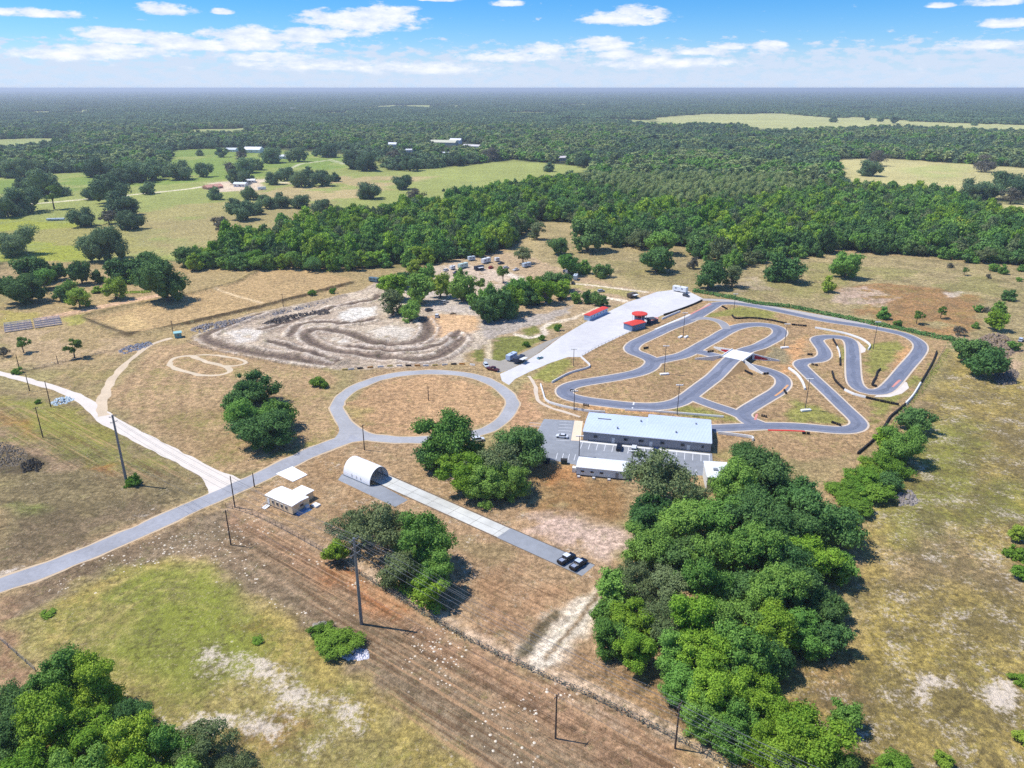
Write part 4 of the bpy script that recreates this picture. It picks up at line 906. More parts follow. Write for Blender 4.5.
# crossover bridge
t = empty('crossover_bridge', *BR, 0, math.atan2(TA[ib][1], TA[ib][0]), 'white crossover bridge with flared red and white walls on the kart track', 'bridge')
M_bd = mat('bridge_concrete', (236, 236, 234), .7, var=.06)
MB().box((0, 0, 2.66), (12.5, 10.6, .36)).build('deck', M_bd, t)
for sx_ in (-1, 1): MB().box((sx_*4.85, 0, 1.17), (.5, 9.6, 2.34)).build('abutment', mat('abutment', (120, 128, 144), .8), t)
for sx_ in (-1, 1):
    for sy in (-1, 1):
        red = (sx_, sy) in ((1, 1), (1, -1)); ln_ = 12.5
        a0 = np.array([sx_*5.3, sy*5.2]); dr = np.array([sx_*.45, sy*.9]); dr /= np.linalg.norm(dr); nn = np.array([-dr[1], dr[0]])*.18; a1 = a0+dr*ln_
        m = MB(); b = 0
        m.v += [(*(a0-nn), 0), (*(a1-nn), 0), (*(a1-nn), .7), (*(a0-nn), 3.2), (*(a0+nn), 0), (*(a1+nn), 0), (*(a1+nn), .7), (*(a0+nn), 3.2)]
        m.f += [(0, 1, 2, 3), (7, 6, 5, 4), (3, 2, 6, 7), (1, 5, 6, 2), (0, 3, 7, 4)]
        wgw = m.build('wing_wall', M_white, t)
        for s_ in (-1, 1):
            if s_*sx_*sy > 0 or red:
                q0, q1 = a0+dr*1.0+nn*1.12*s_, a0+dr*7+nn*1.12*s_
                MB().poly([(*q0, .5), (*q1, .4), (*q1, 1.0), (*q0, 2.5)]).build('red_panel', mat('crimson_panel', (176, 40, 58), .6), wgw)
for sy in (-1, 1): MB().box((0, sy*5.2, 3.1), (12.5, .25, .52)).build('parapet', M_bd, t)

# ---- barriers
def wall(label, pts, m, h=.9, w=.55, name='safety_barrier', cat='barrier', group=None):
    C = spline(gp(pts), 2.); x0, y0 = C[0]; T, N = frames(C)
    prof = [(-w/2, 0), (-w/2, h*.3), (-w*.3, h), (w*.3, h), (w/2, h*.3), (w/2, 0)]
    mb = MB(); k = len(prof)
    for i in range(len(C)):
        for a1, z1 in prof: q = C[i]+N[i]*a1-C[0]; mb.v.append((q[0], q[1], z1))
    for i in range(len(C)-1):
        for j in range(k):
            jj = (j+1) % k; mb.f.append((i*k+j, i*k+jj, (i+1)*k+jj, (i+1)*k+j))
    mb.f.append(tuple(range(k))); mb.f.append(tuple((len(C)-1)*k+j for j in range(k-1, -1, -1)))
    o = mb.build(name, m); o.location = (x0, y0, 0); return tag(o, label, cat, group)
def tyres(label, pts, h=.95, r=.36):
    C = spline(gp(pts), .6); mb = MB()
    for i, p in enumerate(C):
        rr = r*random.uniform(.92, 1.05); q = p-C[0]; a1 = random.uniform(-.05, .05)
        for k in range(3):
            z = k*h/3; mb.cyl((q[0]+a1, q[1], z+.02), (q[0]+a1, q[1], z+h/6), rr*.9, rr, 7, False); mb.cyl((q[0]+a1, q[1], z+h/6), (q[0]+a1, q[1], z+h/3), rr, rr*.9, 7, k == 2)
    o = mb.build('tyre_barrier', M_black); o.location = (*C[0], 0); return tag(o, label, 'tyre barrier')
wall('white barrier bending from the concrete paddock to the hairpin', [(552, 383), (569, 374), (586, 369), (590, 366.5), (587, 363), (581, 357.5)], M_white)
wall('white barrier curving round the left side of the kart hairpin', [(540.6, 385), (543, 393), (546, 401), (555, 405), (574, 409.5), (590, 412), (605, 413)], M_white)
wall('long straight white barrier behind the long building', [(625, 410.6), (658, 412.3), (690, 414.8), (723.5, 417.5)], M_white, .8)
wall('white barrier wall right of the long building', [(718, 434), (735, 436), (752, 438.5), (752.5, 441)], M_white, 1.1)
wall('curved white barrier left of the right-hand kart loop', [(788.6, 369), (794, 372.6), (799, 377.5), (803, 384), (805, 390)], M_white, 1.0, .8)
wall('white barrier along the top corner of the right-hand loop', [(815, 328.3), (830, 331), (845, 334), (856, 337.5), (864, 341), (870, 346), (868, 350)], M_white, .9, .8)
wall('short white barrier between two tyre walls in the upright infield strip', [(837, 347.5), (839, 352), (840, 358.5)], M_white)
wall('white barrier between two tyre walls under the lower bend', [(844.5, 390.5), (854, 395), (865.5, 398)], M_white, .9, .7)
wall('white barrier between tyre walls on the far right boundary', [(920.3, 384), (913, 396), (905.5, 404.5)], M_white, 1.0, .9)
wall('pale barrier beside the round tower toward the pit exit', [(662, 319.5), (670, 316), (680, 312)], M_bd, 1.0)
tyres('tyre wall above the white section in the upright infield strip', [(833, 340), (837, 347)]); tyres('tyre wall below the white section in the upright infield strip', [(840, 359.3), (840, 365.5)])
tyres('curved tyre wall left of the lower bend', [(832, 372.5), (835, 381), (844, 390)]); tyres('straight tyre wall right of the lower bend', [(866.5, 398.5), (882, 402), (898, 405.3)])
tyres('short wavy tyre wall inside the right-hand V bend', [(880, 370), (877, 373), (875.6, 378), (872, 385), (876, 387)]); tyres('tyre wall at the upper end of the far right boundary', [(936.5, 352.5), (932, 364), (921, 383)])
tyres('long tyre wall at the lower end of the far right boundary', [(905, 405.3), (897, 412), (890, 418), (883, 429), (872, 442), (858, 454)])
tyres('tyre wall along the top of the middle loop', [(732, 316), (736, 319), (748, 318.5), (758, 319), (772, 321), (786, 324.2)]); tyres('broken tyre wall right of the middle loop top', [(792, 325.2), (806, 326.6)]); tyres('small tyre stack left of the perimeter road bend', [(722, 307), (727, 309.5)])
tyres('tyre wall between the paddock and the pit straight', [(702, 301), (692, 305.5), (676, 311.5), (664, 315.5)])
for i, (a1, b1, lb) in enumerate([((571, 391.2), (574, 391.8), 'inside the left hairpin'), ((584, 405.5), (588, 406.3), 'below the left hairpin exit'), ((644, 349), (648, 348.3), 'inside the S bend above'), ((708, 352.5), (713, 351.8), 'inside the left tip of the middle loop'),
        ((745, 371.5), (752, 375), 'below the bridge wing'), ((764, 374.5), (768, 374.2), 'inside the right bend of the crossing lane'), ((784, 391), (786, 394), 'outside the crossing lane'), ((762, 416.5), (766, 417.5), 'at the lower junction'), 
        ((808, 355), (812, 355.4), 'left of the upright kink'), ((812, 365), (817, 366), 'inside the sharp left corner'), ((832, 423), (840, 426), 'inside the lower right corner'), ((803, 434), (809, 434.3), 'below the red painted kerb'), ((731, 351), (735, 351.8), 'above the bridge')]):
    tyres('short tyre stack '+lb, [a1, b1], .9)

# ---- light poles
def lamp(c, top, lb, blocks=1, rz=0):
    h = hgt(*c, top); x, y = G(*c); t = empty('track_floodlight', x, y, 0, rz, lb, 'floodlight', 'floodlights of the kart track')
    MB().cyl((0, 0, 0), (0, 0, h), .17, .11, 8).build('pole', mat('dark_pole', (84, 80, 84), .7), t)
    cr = MB().box((0, 0, h-.15), (2.6, .12, .12)).build('crossarm', M_steel, t)
    for s_ in (-1.1, -.4, .4, 1.1): MB().box((s_, -.2, h+.1), (.55, .5, .35)).build('lamp_head', M_white, t, .04)
    if blocks == 1: MB().box((0, -.9, .35), (4.2, 1.3, .7), R(12)).build('base_block', M_bd, t, .06)
    if blocks == 2:
        for s_ in (-1.6, 1.4): MB().box((s_, -.8, .35), (1.2, 3.4, .7), R(-38)).build('base_block', M_bd, t, .06)
for c, top, lb, b in [((683, 337), 313, 'floodlight on two white blocks by the pit straight', 2), ((664, 374), 346, 'floodlight on a white block in the left infield', 1), ((677, 415), 385, 'floodlight standing right behind the long building', 0), ((784, 347.5), 324, 'floodlight on a white block right of the middle loop', 1),
                  ((805, 410), 379, 'floodlight on a white block in the large lower infield', 1), ((873, 349), 322, 'floodlight in the green infield of the right-hand loop', 0), ((574, 410), 391, 'floodlight beside the left hairpin barrier', 0), ((579, 456), 436, 'floodlight at the left end of the small office', 0),
                  ((573.5, 366), 349, 'floodlight on the grass between paddock and hairpin', 0), ((734, 309), 294, 'floodlight by the perimeter road bend', 0), ((632, 466), 451, 'floodlight in the parking lot right of the small office', 0)]: lamp(c, top, lb, b)

# ---- utility poles and wires
def upole(c, top, lb, kind='wood', r=.17, arm=2.4, rz=0., arms=1, xy=None):
    h = hgt(*c, top) if top else 11; x, y = xy or G(*c); t = empty('utility_pole', x, y, 0, rz, lb, 'utility pole')
    MB().cyl((0, 0, 0), (0, 0, h), r*1.25, r*.8, 10).build('pole', M_steel if kind == 'steel' else M_wood, t)
    att = []
    for k in range(arms):
        z = h-.5-1.9*k if kind == 'steel' else h-.4-1.2*k
        if arm:
            c_ = MB().box((0, 0, z), (arm, .12, .14)).build('crossarm', M_steel if kind == 'steel' else M_wood, t)
            for s_ in (-.45, 0, .45) if kind != 'steel' else (-.48, .48): MB().cyl((s_*arm, 0, z+.07), (s_*arm, 0, z+.35), .07, .05, 6).build('insulator', M_grey, c_)
        att += [(x+math.cos(rz)*arm*s_, y+math.sin(rz)*arm*s_, z+.3) for s_ in (-.45, 0, .45)]
    return att
M_wire = mat('wire', (112, 114, 118), .5)
def wire(name, lb, A, B, sag, r=.025, grp=None):
    A, B = np.array(A), np.array(B); n_ = 14; mb = MB(); pts = []
    for i in range(n_+1):
        q = i/n_; p = A*(1-q)+B*q; p[2] -= sag*4*q*(1-q); pts.append(p-A)
    for i in range(n_): mb.cyl(pts[i], pts[i+1], r, r, 5, False)
    o = mb.build(name, M_wire); o.location = tuple(A); return tag(o, lb, 'power line', grp)
CR = R(-36.9); PR = CR+R(90)
big = [upole((361.5, 624), 538, 'tall grey steel pole beside the dirt corridor, with a long shadow', 'steel', .34, 3.0, PR, 3), upole((127, 484), 415, 'tall dark pole beside a green bush in the left field', 'steel', .36, 2.2, PR, 2)]
pol = {}
for k, c, top, lb, arm in [('c', (43, 437.5), 407, 'thin wooden pole furthest down the left field slope', 1.6), ('d', (51, 407), 381, 'wooden pole beside the white junk pile', 0), ('e', (29.7, 391), 374.4, 'wooden pole on the near side of the gravel drive, left of the junk pile', 0), ('f', (19.4, 369), 354.5, 'wooden pole beyond the gravel drive at far left', 0),
                      ('g', (58.2, 364), 356, 'short fence-line pole between the two small trees', 0), ('h', (235, 507.5), 476, 'wooden pole at the roadside where the gravel drive joins', 0), ('i', (231, 545), 510, 'wooden pole in the dirt corridor below the entrance road', 1.4), ('j', (254.5, 487), 472.5, 'short wooden pole left of the beige cabin', 0), ('k', (364.5, 450), 425, 'wooden pole behind the white arch shelter', 1.4),
                      ('l', (555.5, 738.5), 694.7, 'wooden pole low in the dirt corridor near the bottom edge', 1.6), ('m', (675, 748.5), 703.5, 'wooden pole beside the big trees at the bottom', 2.2), ('n', (408.5, 589), 560, 'wooden pole with crossarm in front of the grey-green oak', 2.6), ('o', (173, 332), 321, 'pole by the small teal hut', 1.2), ('p', (283.4, 307), 293.5, 'pole on the bank above the dirt track', 1.0), ('q', (428.5, 400.5), 386, 'lone pole inside the ring road', 0),
                      ('r', (287, 437), 427, 'pole in the shade right of the clump of trees', 0)]:
    pol[k] = upole(c, top, lb, arm=arm, rz=PR)
ext = np.array([math.cos(CR), math.sin(CR), 0])
for i in range(3):
    e = np.array(pol['m'][i])+ext*60; wire('power_line', 'thin power line running past the big trees off the bottom edge', pol['m'][i], e, 1., grp='corridor wires bottom'); wire('power_line', 'thin power line between the crossarm pole and the bottom pole', pol['n'][i], pol['m'][i], 1.6, grp='corridor wires middle')
    wire('power_line', 'thin power line from the crossarm pole to the roadside', pol['n'][i], pol['h'][i], 1.2, grp='corridor wires upper')
wire('power_line', 'thin wire from the corridor pole below the road down to the low bottom pole', pol['i'][1], pol['l'][1], 2.); wire('power_line', 'thin wire leaving the low bottom pole off the bottom edge', pol['l'][1], np.array(pol['l'][1])+ext*60, 1.)
wire('power_line', 'thin wire over the left field down to the corridor pole', pol['c'][1], pol['i'][1], 2.)
for i in (0, 2, 3, 5):
    e = np.array(big[0][i])+ext*120; wire('power_line', 'high wire leaving the tall steel pole toward the bottom edge', big[0][i], e, 3, .03, 'high wires'); wire('power_line', 'high wire between the tall dark pole and the tall steel pole', big[1][i], big[0][i], 2.5, .03, 'high wires left')

# ---- fences
def fence(lb, pts, step=3., h=1.4, rails=(0.5, 1.3), mp=None, closed=False, cat='fence', pr=.07, mesh=True):
    C = spline(gp(pts), 1.); L_ = np.concatenate([[0], np.cumsum(np.linalg.norm(np.diff(C, axis=0), axis=1))]); n_ = max(2, min(95, int(L_[-1]/step)))
    q = np.linspace(0, L_[-1], n_); P = np.column_stack([np.interp(q, L_, C[:, 0]), np.interp(q, L_, C[:, 1])])
    t = empty('wire_fence', *P[0], 0, 0, lb, cat); pm = MB().cyl((0, 0, 0), (0, 0, h), pr, pr, 6).mesh('post', mp or M_wood)
    for p in P:
        o = bpy.data.objects.new('post', pm); COL.objects.link(o); o.parent = t; o.location = (p[0]-P[0][0], p[1]-P[0][1], 0)
    for z in rails:
        mb = MB()
        for i in range(n_-1): mb.cyl((*(P[i]-P[0]), z), (*(P[i+1]-P[0]), z), .035, .035, 4, False)
        mb.build('rail', M_steel, t)
fence('long dark wire fence with weeds along the dirt corridor', [(226, 507), (262, 519), (330, 556), (400, 599.5), (470, 641), (540, 675), (600, 702), (690, 747), (730, 768), (770, 790)], 2.6, 1.5, (.15, .8, 1.45), mat('fence_brown', (78, 66, 54), .9), pr=.06)
fence('wire fence along the near edge of the dirt track', [(187, 342), (205, 349), (250, 357.5), (300, 367.5), (330, 370.5)], 3.5); fence('wire fence on the far right side of the kart track', [(945, 348), (935, 366), (915, 396), (897, 420)], 3.5)
fence('thin fence across the dry ground right of the left drive', [(12, 375), (60, 363.5), (105, 352.5)], 4); fence('fence along the lower edge of the concrete paddock', [(582, 357), (600, 347), (625, 335.5), (638, 329)], 3.)
fence('low fence at the bottom left corner', [(0, 640), (36, 672)], 3.)
# marker blocks along the dirt track edge
cols = [(212, 186, 110), (222, 214, 200), (64, 60, 60), (196, 140, 70), (228, 224, 214)]
E_ = spline(gp([(345, 370.2), (390, 366.6), (430, 366), (462, 364.5), (484, 367)]), 1.); k = 0
for i in range(0, len(E_)-3, 4):
    p, q = E_[i], E_[i+2]; ln_ = 2.6
    mb = MB().extrude_y([(-.3, 0), (.3, 0), (.18, .8), (-.18, .8)], -1.3, 1.3)
    o = mb.build('marker_barrier', mat('marker%d' % (k % 5), cols[k % 5], .7), bevel=.04); o.location = (p[0], p[1], 0); o.rotation_euler.z = math.atan2(q[1]-p[1], q[0]-p[0])-math.pi/2
    tag(o, ['yellowish', 'off-white', 'black', 'orange', 'white'][k % 5]+' barrier block in the row at the bottom edge of the dirt track', 'barrier block', 'barrier blocks along the dirt track'); k += 1

# left: stacked bleachers, teal hut, junk pile, rock piles
x, y = G(33, 325.5); x1, y1 = G(58, 322)
t = empty('grandstand', x, y, 0, math.atan2(y1-y, x1-x), 'rows of grey-blue metal bleachers at the left edge near the wood', 'bleachers')
Mbl = mat('bleacher_metal', (150, 156, 182), .5, .2); Mbd = mat('bleacher_frame_grey', (92, 96, 120), .7)  # seat metal, and a darker blue-grey for the frames
for r in range(4):
    for k in range(2):
        tier = MB(); 
        for s_ in range(3): tier.box((-6.8+13.8*k, -7+r*4.6+s_*.7, .5+s_*.45), (12.8, .5, .14))
        rw = tier.build('seat_row', Mbl, t)
        fr = MB()
        for xx in np.linspace(-6, 6, 5): fr.cyl((xx-6.8+13.8*k, -7.2+r*4.6, .1), (xx-6.8+13.8*k, -5.4+r*4.6, 1.4), .07, .07, 5)
        fr.build('frame', Mbd, rw)
hut('teal_hut', 'small teal hut at the tip of the dirt track', [(175, 338.5), (182, 337.6)], 2.6, Mtg, mat('teal_roof', (150, 196, 196), .6), depth=3.4)
def heap(name, lb, pts, n_, rgb, s=(.3, 1.0), flat=.6, cat='heap', m=None, hmax=1.2):
    P = px_poly(*pts); A = np.array(P); c = A.mean(0); mb = MB(); k = 0
    while k < n_:
        x, y = random.uniform(A[:, 0].min(), A[:, 0].max()), random.uniform(A[:, 1].min(), A[:, 1].max())
        if not in_poly(np.array([x]), np.array([y]), P)[0]: continue
        k += 1; r = random.uniform(*s); dd = min(1, float(seg_dist(np.array([x]), np.array([y]), P, True)[0])/3.); z = random.uniform(0, hmax*dd)
        b = len(mb.v); ph = random.random()*6
        for j in range(6): q = ph+j*math.pi/3; mb.v.append((x-c[0]+r*math.cos(q)*random.uniform(.7, 1.1), y-c[1]+r*math.sin(q)*random.uniform(.7, 1.1), max(0, z-.2)))
        mb.v.append((x-c[0]+r*.15, y-c[1], z+r*flat)); mb.v.append((x-c[0]-r*.3, y-c[1]+r*.2, z+r*flat*.8))
        for j in range(6): mb.f.append((b+j, b+(j+1) % 6, b+6 if j < 3 else b+7))
        mb.f.append((b, b+6, b+7)); mb.f.append((b+3, b+7, b+6))
    o = mb.build(name, m or mat('heap_%d_%d_%d' % rgb, rgb, .9, var=.4, scale=2.5)); o.location = (*c, 0); return tag(o, lb, cat)
heap('junk_pile', 'flat pile of white and blue-grey junk beside the gravel drive', [(50, 404), (56, 398.5), (68, 396.5), (75, 399), (68, 403), (56, 406)], 90, (196, 212, 220), (.3, .8), .5)
heap('brush_heap', 'big grey-brown heap of cut branches below the small green trees', [(972, 352), (976, 340), (990, 334), (1008, 338), (1018, 348), (1010, 358), (985, 358)], 420, (146, 128, 110), (.4, 1.1), .8, hmax=2.6)
heap('brush_heap', 'grey heap of branches right of the two round dark trees', [(990, 372), (1004, 366), (1018, 372), (1016, 384), (998, 386)], 300, (132, 120, 108), (.3, 1.), .8, hmax=1.6)
heap('brush_heap', 'dark brush and rock heap at the left edge', [(0, 442), (16, 446), (28, 452), (26, 462), (10, 468), (-10, 466)], 330, (134, 122, 104), (.2, .6), .7, hmax=.6)
heap('brush_heap', 'small black burnt heap with white bits in the left field', [(20, 464), (34, 458), (44, 464), (38, 472), (24, 473)], 150, (70, 66, 58), (.25, .7), .9, hmax=1.3)
heap('rock_bank', 'row of grey rocks along the top edge of the dirt track', [(190, 330), (200, 325), (230, 320), (262, 315), (300, 306), (330, 299), (330, 302.5), (300, 310), (262, 319), (225, 327), (200, 333)], 480, (150, 144, 142), (.4, 1.0), .7, hmax=1.)
heap('rock_bank', 'dark rock pile inside the top of the dirt track', [(262, 324), (280, 318), (310, 313), (330, 310), (330, 314), (300, 318), (275, 326)], 330, (100, 92, 86), (.4, 1.1), .8, hmax=1.8)
heap('rock_bank', 'bluish rock pile beside the tan drive above the dirt lane', [(118, 351), (128, 345.5), (150, 342), (153, 344.5), (140, 350), (122, 355)], 190, (146, 148, 158), (.3, .8), .7, hmax=.8)
heap('rubble_heap', 'white rubble at the lower side of the vine-covered bush', [(340, 656), (356, 648), (368, 650), (368, 658), (352, 661)], 150, (212, 210, 218), (.2, .6), .6, hmax=.9)
heap('brush_heap', 'grey dead branches below the bright vines', [(898, 494), (910, 490), (920, 500), (914, 506), (900, 506)], 120, (150, 142, 136), (.3, .8), .8, hmax=.9)
heap('brush_heap', 'grey twig pile at the upper side of the vine-covered bush', [(312, 625), (325, 621), (330, 628), (318, 634)], 90, (160, 152, 140), (.3, .7), .6, hmax=.7)
mb = MB(); P = px_poly(*COR); A = np.array(P); k = 0
SPOT = px_poly((165, 655), (262, 640), (350, 690), (480, 768), (300, 768), (170, 740))
while k < 480:
    x, y = random.uniform(A[:, 0].min(), 60), random.uniform(A[:, 1].min(), A[:, 1].max())
    inC = in_poly(np.array([x]), np.array([y]), P)[0]; 
    if not inC or fbm(np.array([x]), np.array([y]), 16., 3, 2.2)[0] < .53: continue
    k += 1; r = random.uniform(.08, .2)+.22*random.random()**4; b = len(mb.v)
    for j in range(7): q = j*2*math.pi/7; mb.v.append((x+r*math.cos(q)*random.uniform(.8, 1.2), y+r*math.sin(q), .0))
    mb.v.append((x, y, r*.45))
    for j in range(7): mb.f.append((b+j, b+(j+1) % 7, b+7))
tag(mb.build('sand_mounds', mat('mound_sand', (224, 210, 188), .95, var=.1)), 'scatter of small pale sand mounds across the dirt corridor', 'sand mounds', kind='stuff')

# ---- far houses
def house(lb, c, hd, size, rgbw, rgbr, grp=None, name='farm_house', n=3, cat='house'):
    x, y = G(*c); hx, hy = G(*hd); a = math.atan2(hy-y, hx-x); Lx, W_, H_ = size; t = empty(name, x, y, 0, a, lb, cat, grp)
    bx(MB(), -Lx/2, Lx/2, -W_/2, W_/2, 0, H_).build('wall', mat('hw%d_%d' % (rgbw[0], rgbw[2]), rgbw, .8), t)
    gable_roof(MB(), -Lx/2, Lx/2, -W_/2, W_/2, H_+.01, W_*.22, .6, .2).build('roof', mat('hr%d_%d' % (rgbr[0], rgbr[2]), rgbr, .6), t)
    for k in range(n): MB().box((-Lx/2+Lx*(k+.5)/n, -W_/2-.03, H_*.55), (1.6, .1, 1.3)).build('window', M_glass, t)
    MB().box((Lx*.1, -W_/2-.04, 1.1), (1.4, .12, 2.2)).build('door', M_grey, t)
wh = (220, 222, 226)
for c, hd, s, rw, rr, lb in [((48, 192), (58, 192.5), (20, 14, 4), (196, 190, 184), (226, 232, 244), 'white-roofed farmhouse behind a round oak in the left pasture'), ((254, 152.5), (264, 152.6), (34, 22, 6), wh, (232, 236, 242), 'large white barn at the top of the green pasture'), ((232, 151.5), (240, 151.6), (22, 14, 4), wh, (206, 212, 220), 'white barn left of the large barn, between trees'),
        ((284, 158.5), (290, 158.4), (18, 12, 4), wh, (222, 226, 230), 'small white shed right of the large barn'), ((330, 157), (336, 156.8), (16, 12, 4), (206, 200, 190), (188, 186, 186), 'grey-roofed farmhouse by the curved drive'), ((393, 147.5), (400, 147.6), (22, 16, 7), wh, (226, 230, 236), 'two-storey white house half hidden by trees'),
        ((444, 145), (460, 145.3), (60, 22, 6), (196, 192, 176), (202, 200, 176), 'long beige-roofed stable block among trees'), ((456, 143.6), (462, 143.7), (26, 16, 8), wh, (238, 238, 236), 'white-roofed building rising behind the stable block'), ((472, 148.4), (482, 148.8), (40, 14, 5), (198, 194, 190), (206, 202, 200), 'pale long shed at the right end of the stable block'),
        ((410, 152), (416, 152), (18, 10, 4), wh, (206, 210, 214), 'small white house below the stable block'), ((446, 154.5), (452, 154.6), (16, 8, 3), wh, (214, 220, 230), 'pale blue-roofed shed below the stable block'), ((562, 160.5), (568, 160.3), (22, 12, 5), (200, 190, 184), (216, 208, 206), 'pale house beside the dark tree at the field corner'), ((516, 149.5), (520, 149.5), (24, 12, 4), wh, (226, 228, 226), 'small white roof in the woods above the field'),
        ((296, 110.5), (300, 110.5), (60, 30, 7), wh, (220, 224, 230), 'distant white roof far in the woods'), ((22, 206), (28, 206), (14, 9, 4), (156, 140, 130), (206, 216, 226), 'pale roof under the large oaks at far left'), ((800, 137.5), (806, 137.4), (30, 16, 5), wh, (214, 218, 220), 'white roof at the edge of the right-hand wood'),
        ((241, 186.5), (247, 186.6), (16, 9, 3.5), wh, (218, 224, 232), 'white shed with vehicles at the end of the white drive'), ((250, 182.5), (256, 182.4), (14, 8, 3), wh, (236, 238, 240), 'low white canopy above the white drive'), ((213, 188.5), (222, 187.5), (22, 12, 2.5), (206, 156, 136), (204, 150, 130), 'low pink-roofed shed beside the white drive'),
        ((889, 192.5), (893, 192.4), (9, 6, 3), wh, (226, 230, 230), 'tiny white pump house at the near edge of the right pasture')]:
    house(lb, c, hd, s, rw, rr)
trailer('parked_trailer', 'white livestock trailer under trees at the end of the white drive', (262, 189.8), (266, 189.6), (10, 3, 3), Mtw); trailer('parked_trailer', 'pale low trailer on the bright pasture at far left', (56, 220.5), (64, 220.3), (16, 4, 1.6), Mtb)
# ================================================================== TREES
def leafmat(name, c_dark, c_light, hue_r=.35, obj_r=.5, trans=.2):
    m = bpy.data.materials.new(name); m.use_nodes = True; MATS[name] = m
    n, l = m.node_tree.nodes, m.node_tree.links; b = n['Principled BSDF']
    b.inputs['Roughness'].default_value = .75; b.inputs['Specular IOR Level'].default_value = .12
    at = n.new('ShaderNodeAttribute'); at.attribute_name = 'tint'; oi = n.new('ShaderNodeObjectInfo')
    a = n.new('ShaderNodeMath'); a.operation = 'MULTIPLY'; a.inputs[1].default_value = obj_r; l.new(oi.outputs['Random'], a.inputs[0])
    s = n.new('ShaderNodeMath'); s.operation = 'MULTIPLY_ADD'; s.inputs[1].default_value = 1-obj_r; l.new(at.outputs['Fac'], s.inputs[0]); l.new(a.outputs[0], s.inputs[2])
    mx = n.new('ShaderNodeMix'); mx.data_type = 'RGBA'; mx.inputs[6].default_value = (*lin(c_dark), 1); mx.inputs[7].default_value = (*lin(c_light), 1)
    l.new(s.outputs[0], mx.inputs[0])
    hs = n.new('ShaderNodeHueSaturation'); mr = n.new('ShaderNodeMath'); mr.operation = 'MULTIPLY_ADD'; mr.inputs[1].default_value = .035*hue_r*2; mr.inputs[2].default_value = .5-.035*hue_r
    f2 = n.new('ShaderNodeMath'); f2.operation = 'FRACT'; f3 = n.new('ShaderNodeMath'); f3.operation = 'MULTIPLY'; f3.inputs[1].default_value = 17.3
    l.new(oi.outputs['Random'], f3.inputs[0]); l.new(f3.outputs[0], f2.inputs[0]); l.new(f2.outputs[0], mr.inputs[0]); l.new(mr.outputs[0], hs.inputs['Hue'])
    l.new(mx.outputs[2], hs.inputs['Color']); l.new(hs.outputs[0], b.inputs['Base Color'])
    if trans:
        t = n.new('ShaderNodeBsdfTranslucent'); l.new(hs.outputs[0], t.inputs['Color']); ms = n.new('ShaderNodeMixShader'); ms.inputs[0].default_value = trans
        l.new(b.outputs[0], ms.inputs[1]); l.new(t.outputs[0], ms.inputs[2]); l.new(ms.outputs[0], n['Material Output'].inputs['Surface'])
    return m
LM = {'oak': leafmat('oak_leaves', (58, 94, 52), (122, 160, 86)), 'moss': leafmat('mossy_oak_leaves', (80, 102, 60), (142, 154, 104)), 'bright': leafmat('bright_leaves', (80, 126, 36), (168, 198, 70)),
      'yellow': leafmat('yellow_green_leaves', (120, 150, 50), (166, 186, 76)), 'shrub': leafmat('shrub_leaves', (86, 128, 46), (132, 168, 62)), 'sparse': leafmat('sparse_leaves', (80, 112, 46), (124, 154, 68)),
      'grey': leafmat('grey_twig_leaves', (96, 96, 80), (128, 124, 108)), 'mid': leafmat('mid_green_leaves', (74, 118, 52), (144, 184, 84)), 'far': leafmat('distant_leaves', (66, 94, 68), (130, 156, 106), obj_r=.7), 'pine': leafmat('pine_needles', (114, 138, 82), (182, 194, 128), obj_r=.6)}
BARK = mat('bark', (104, 92, 80), .95, var=.3, scale=1.5)
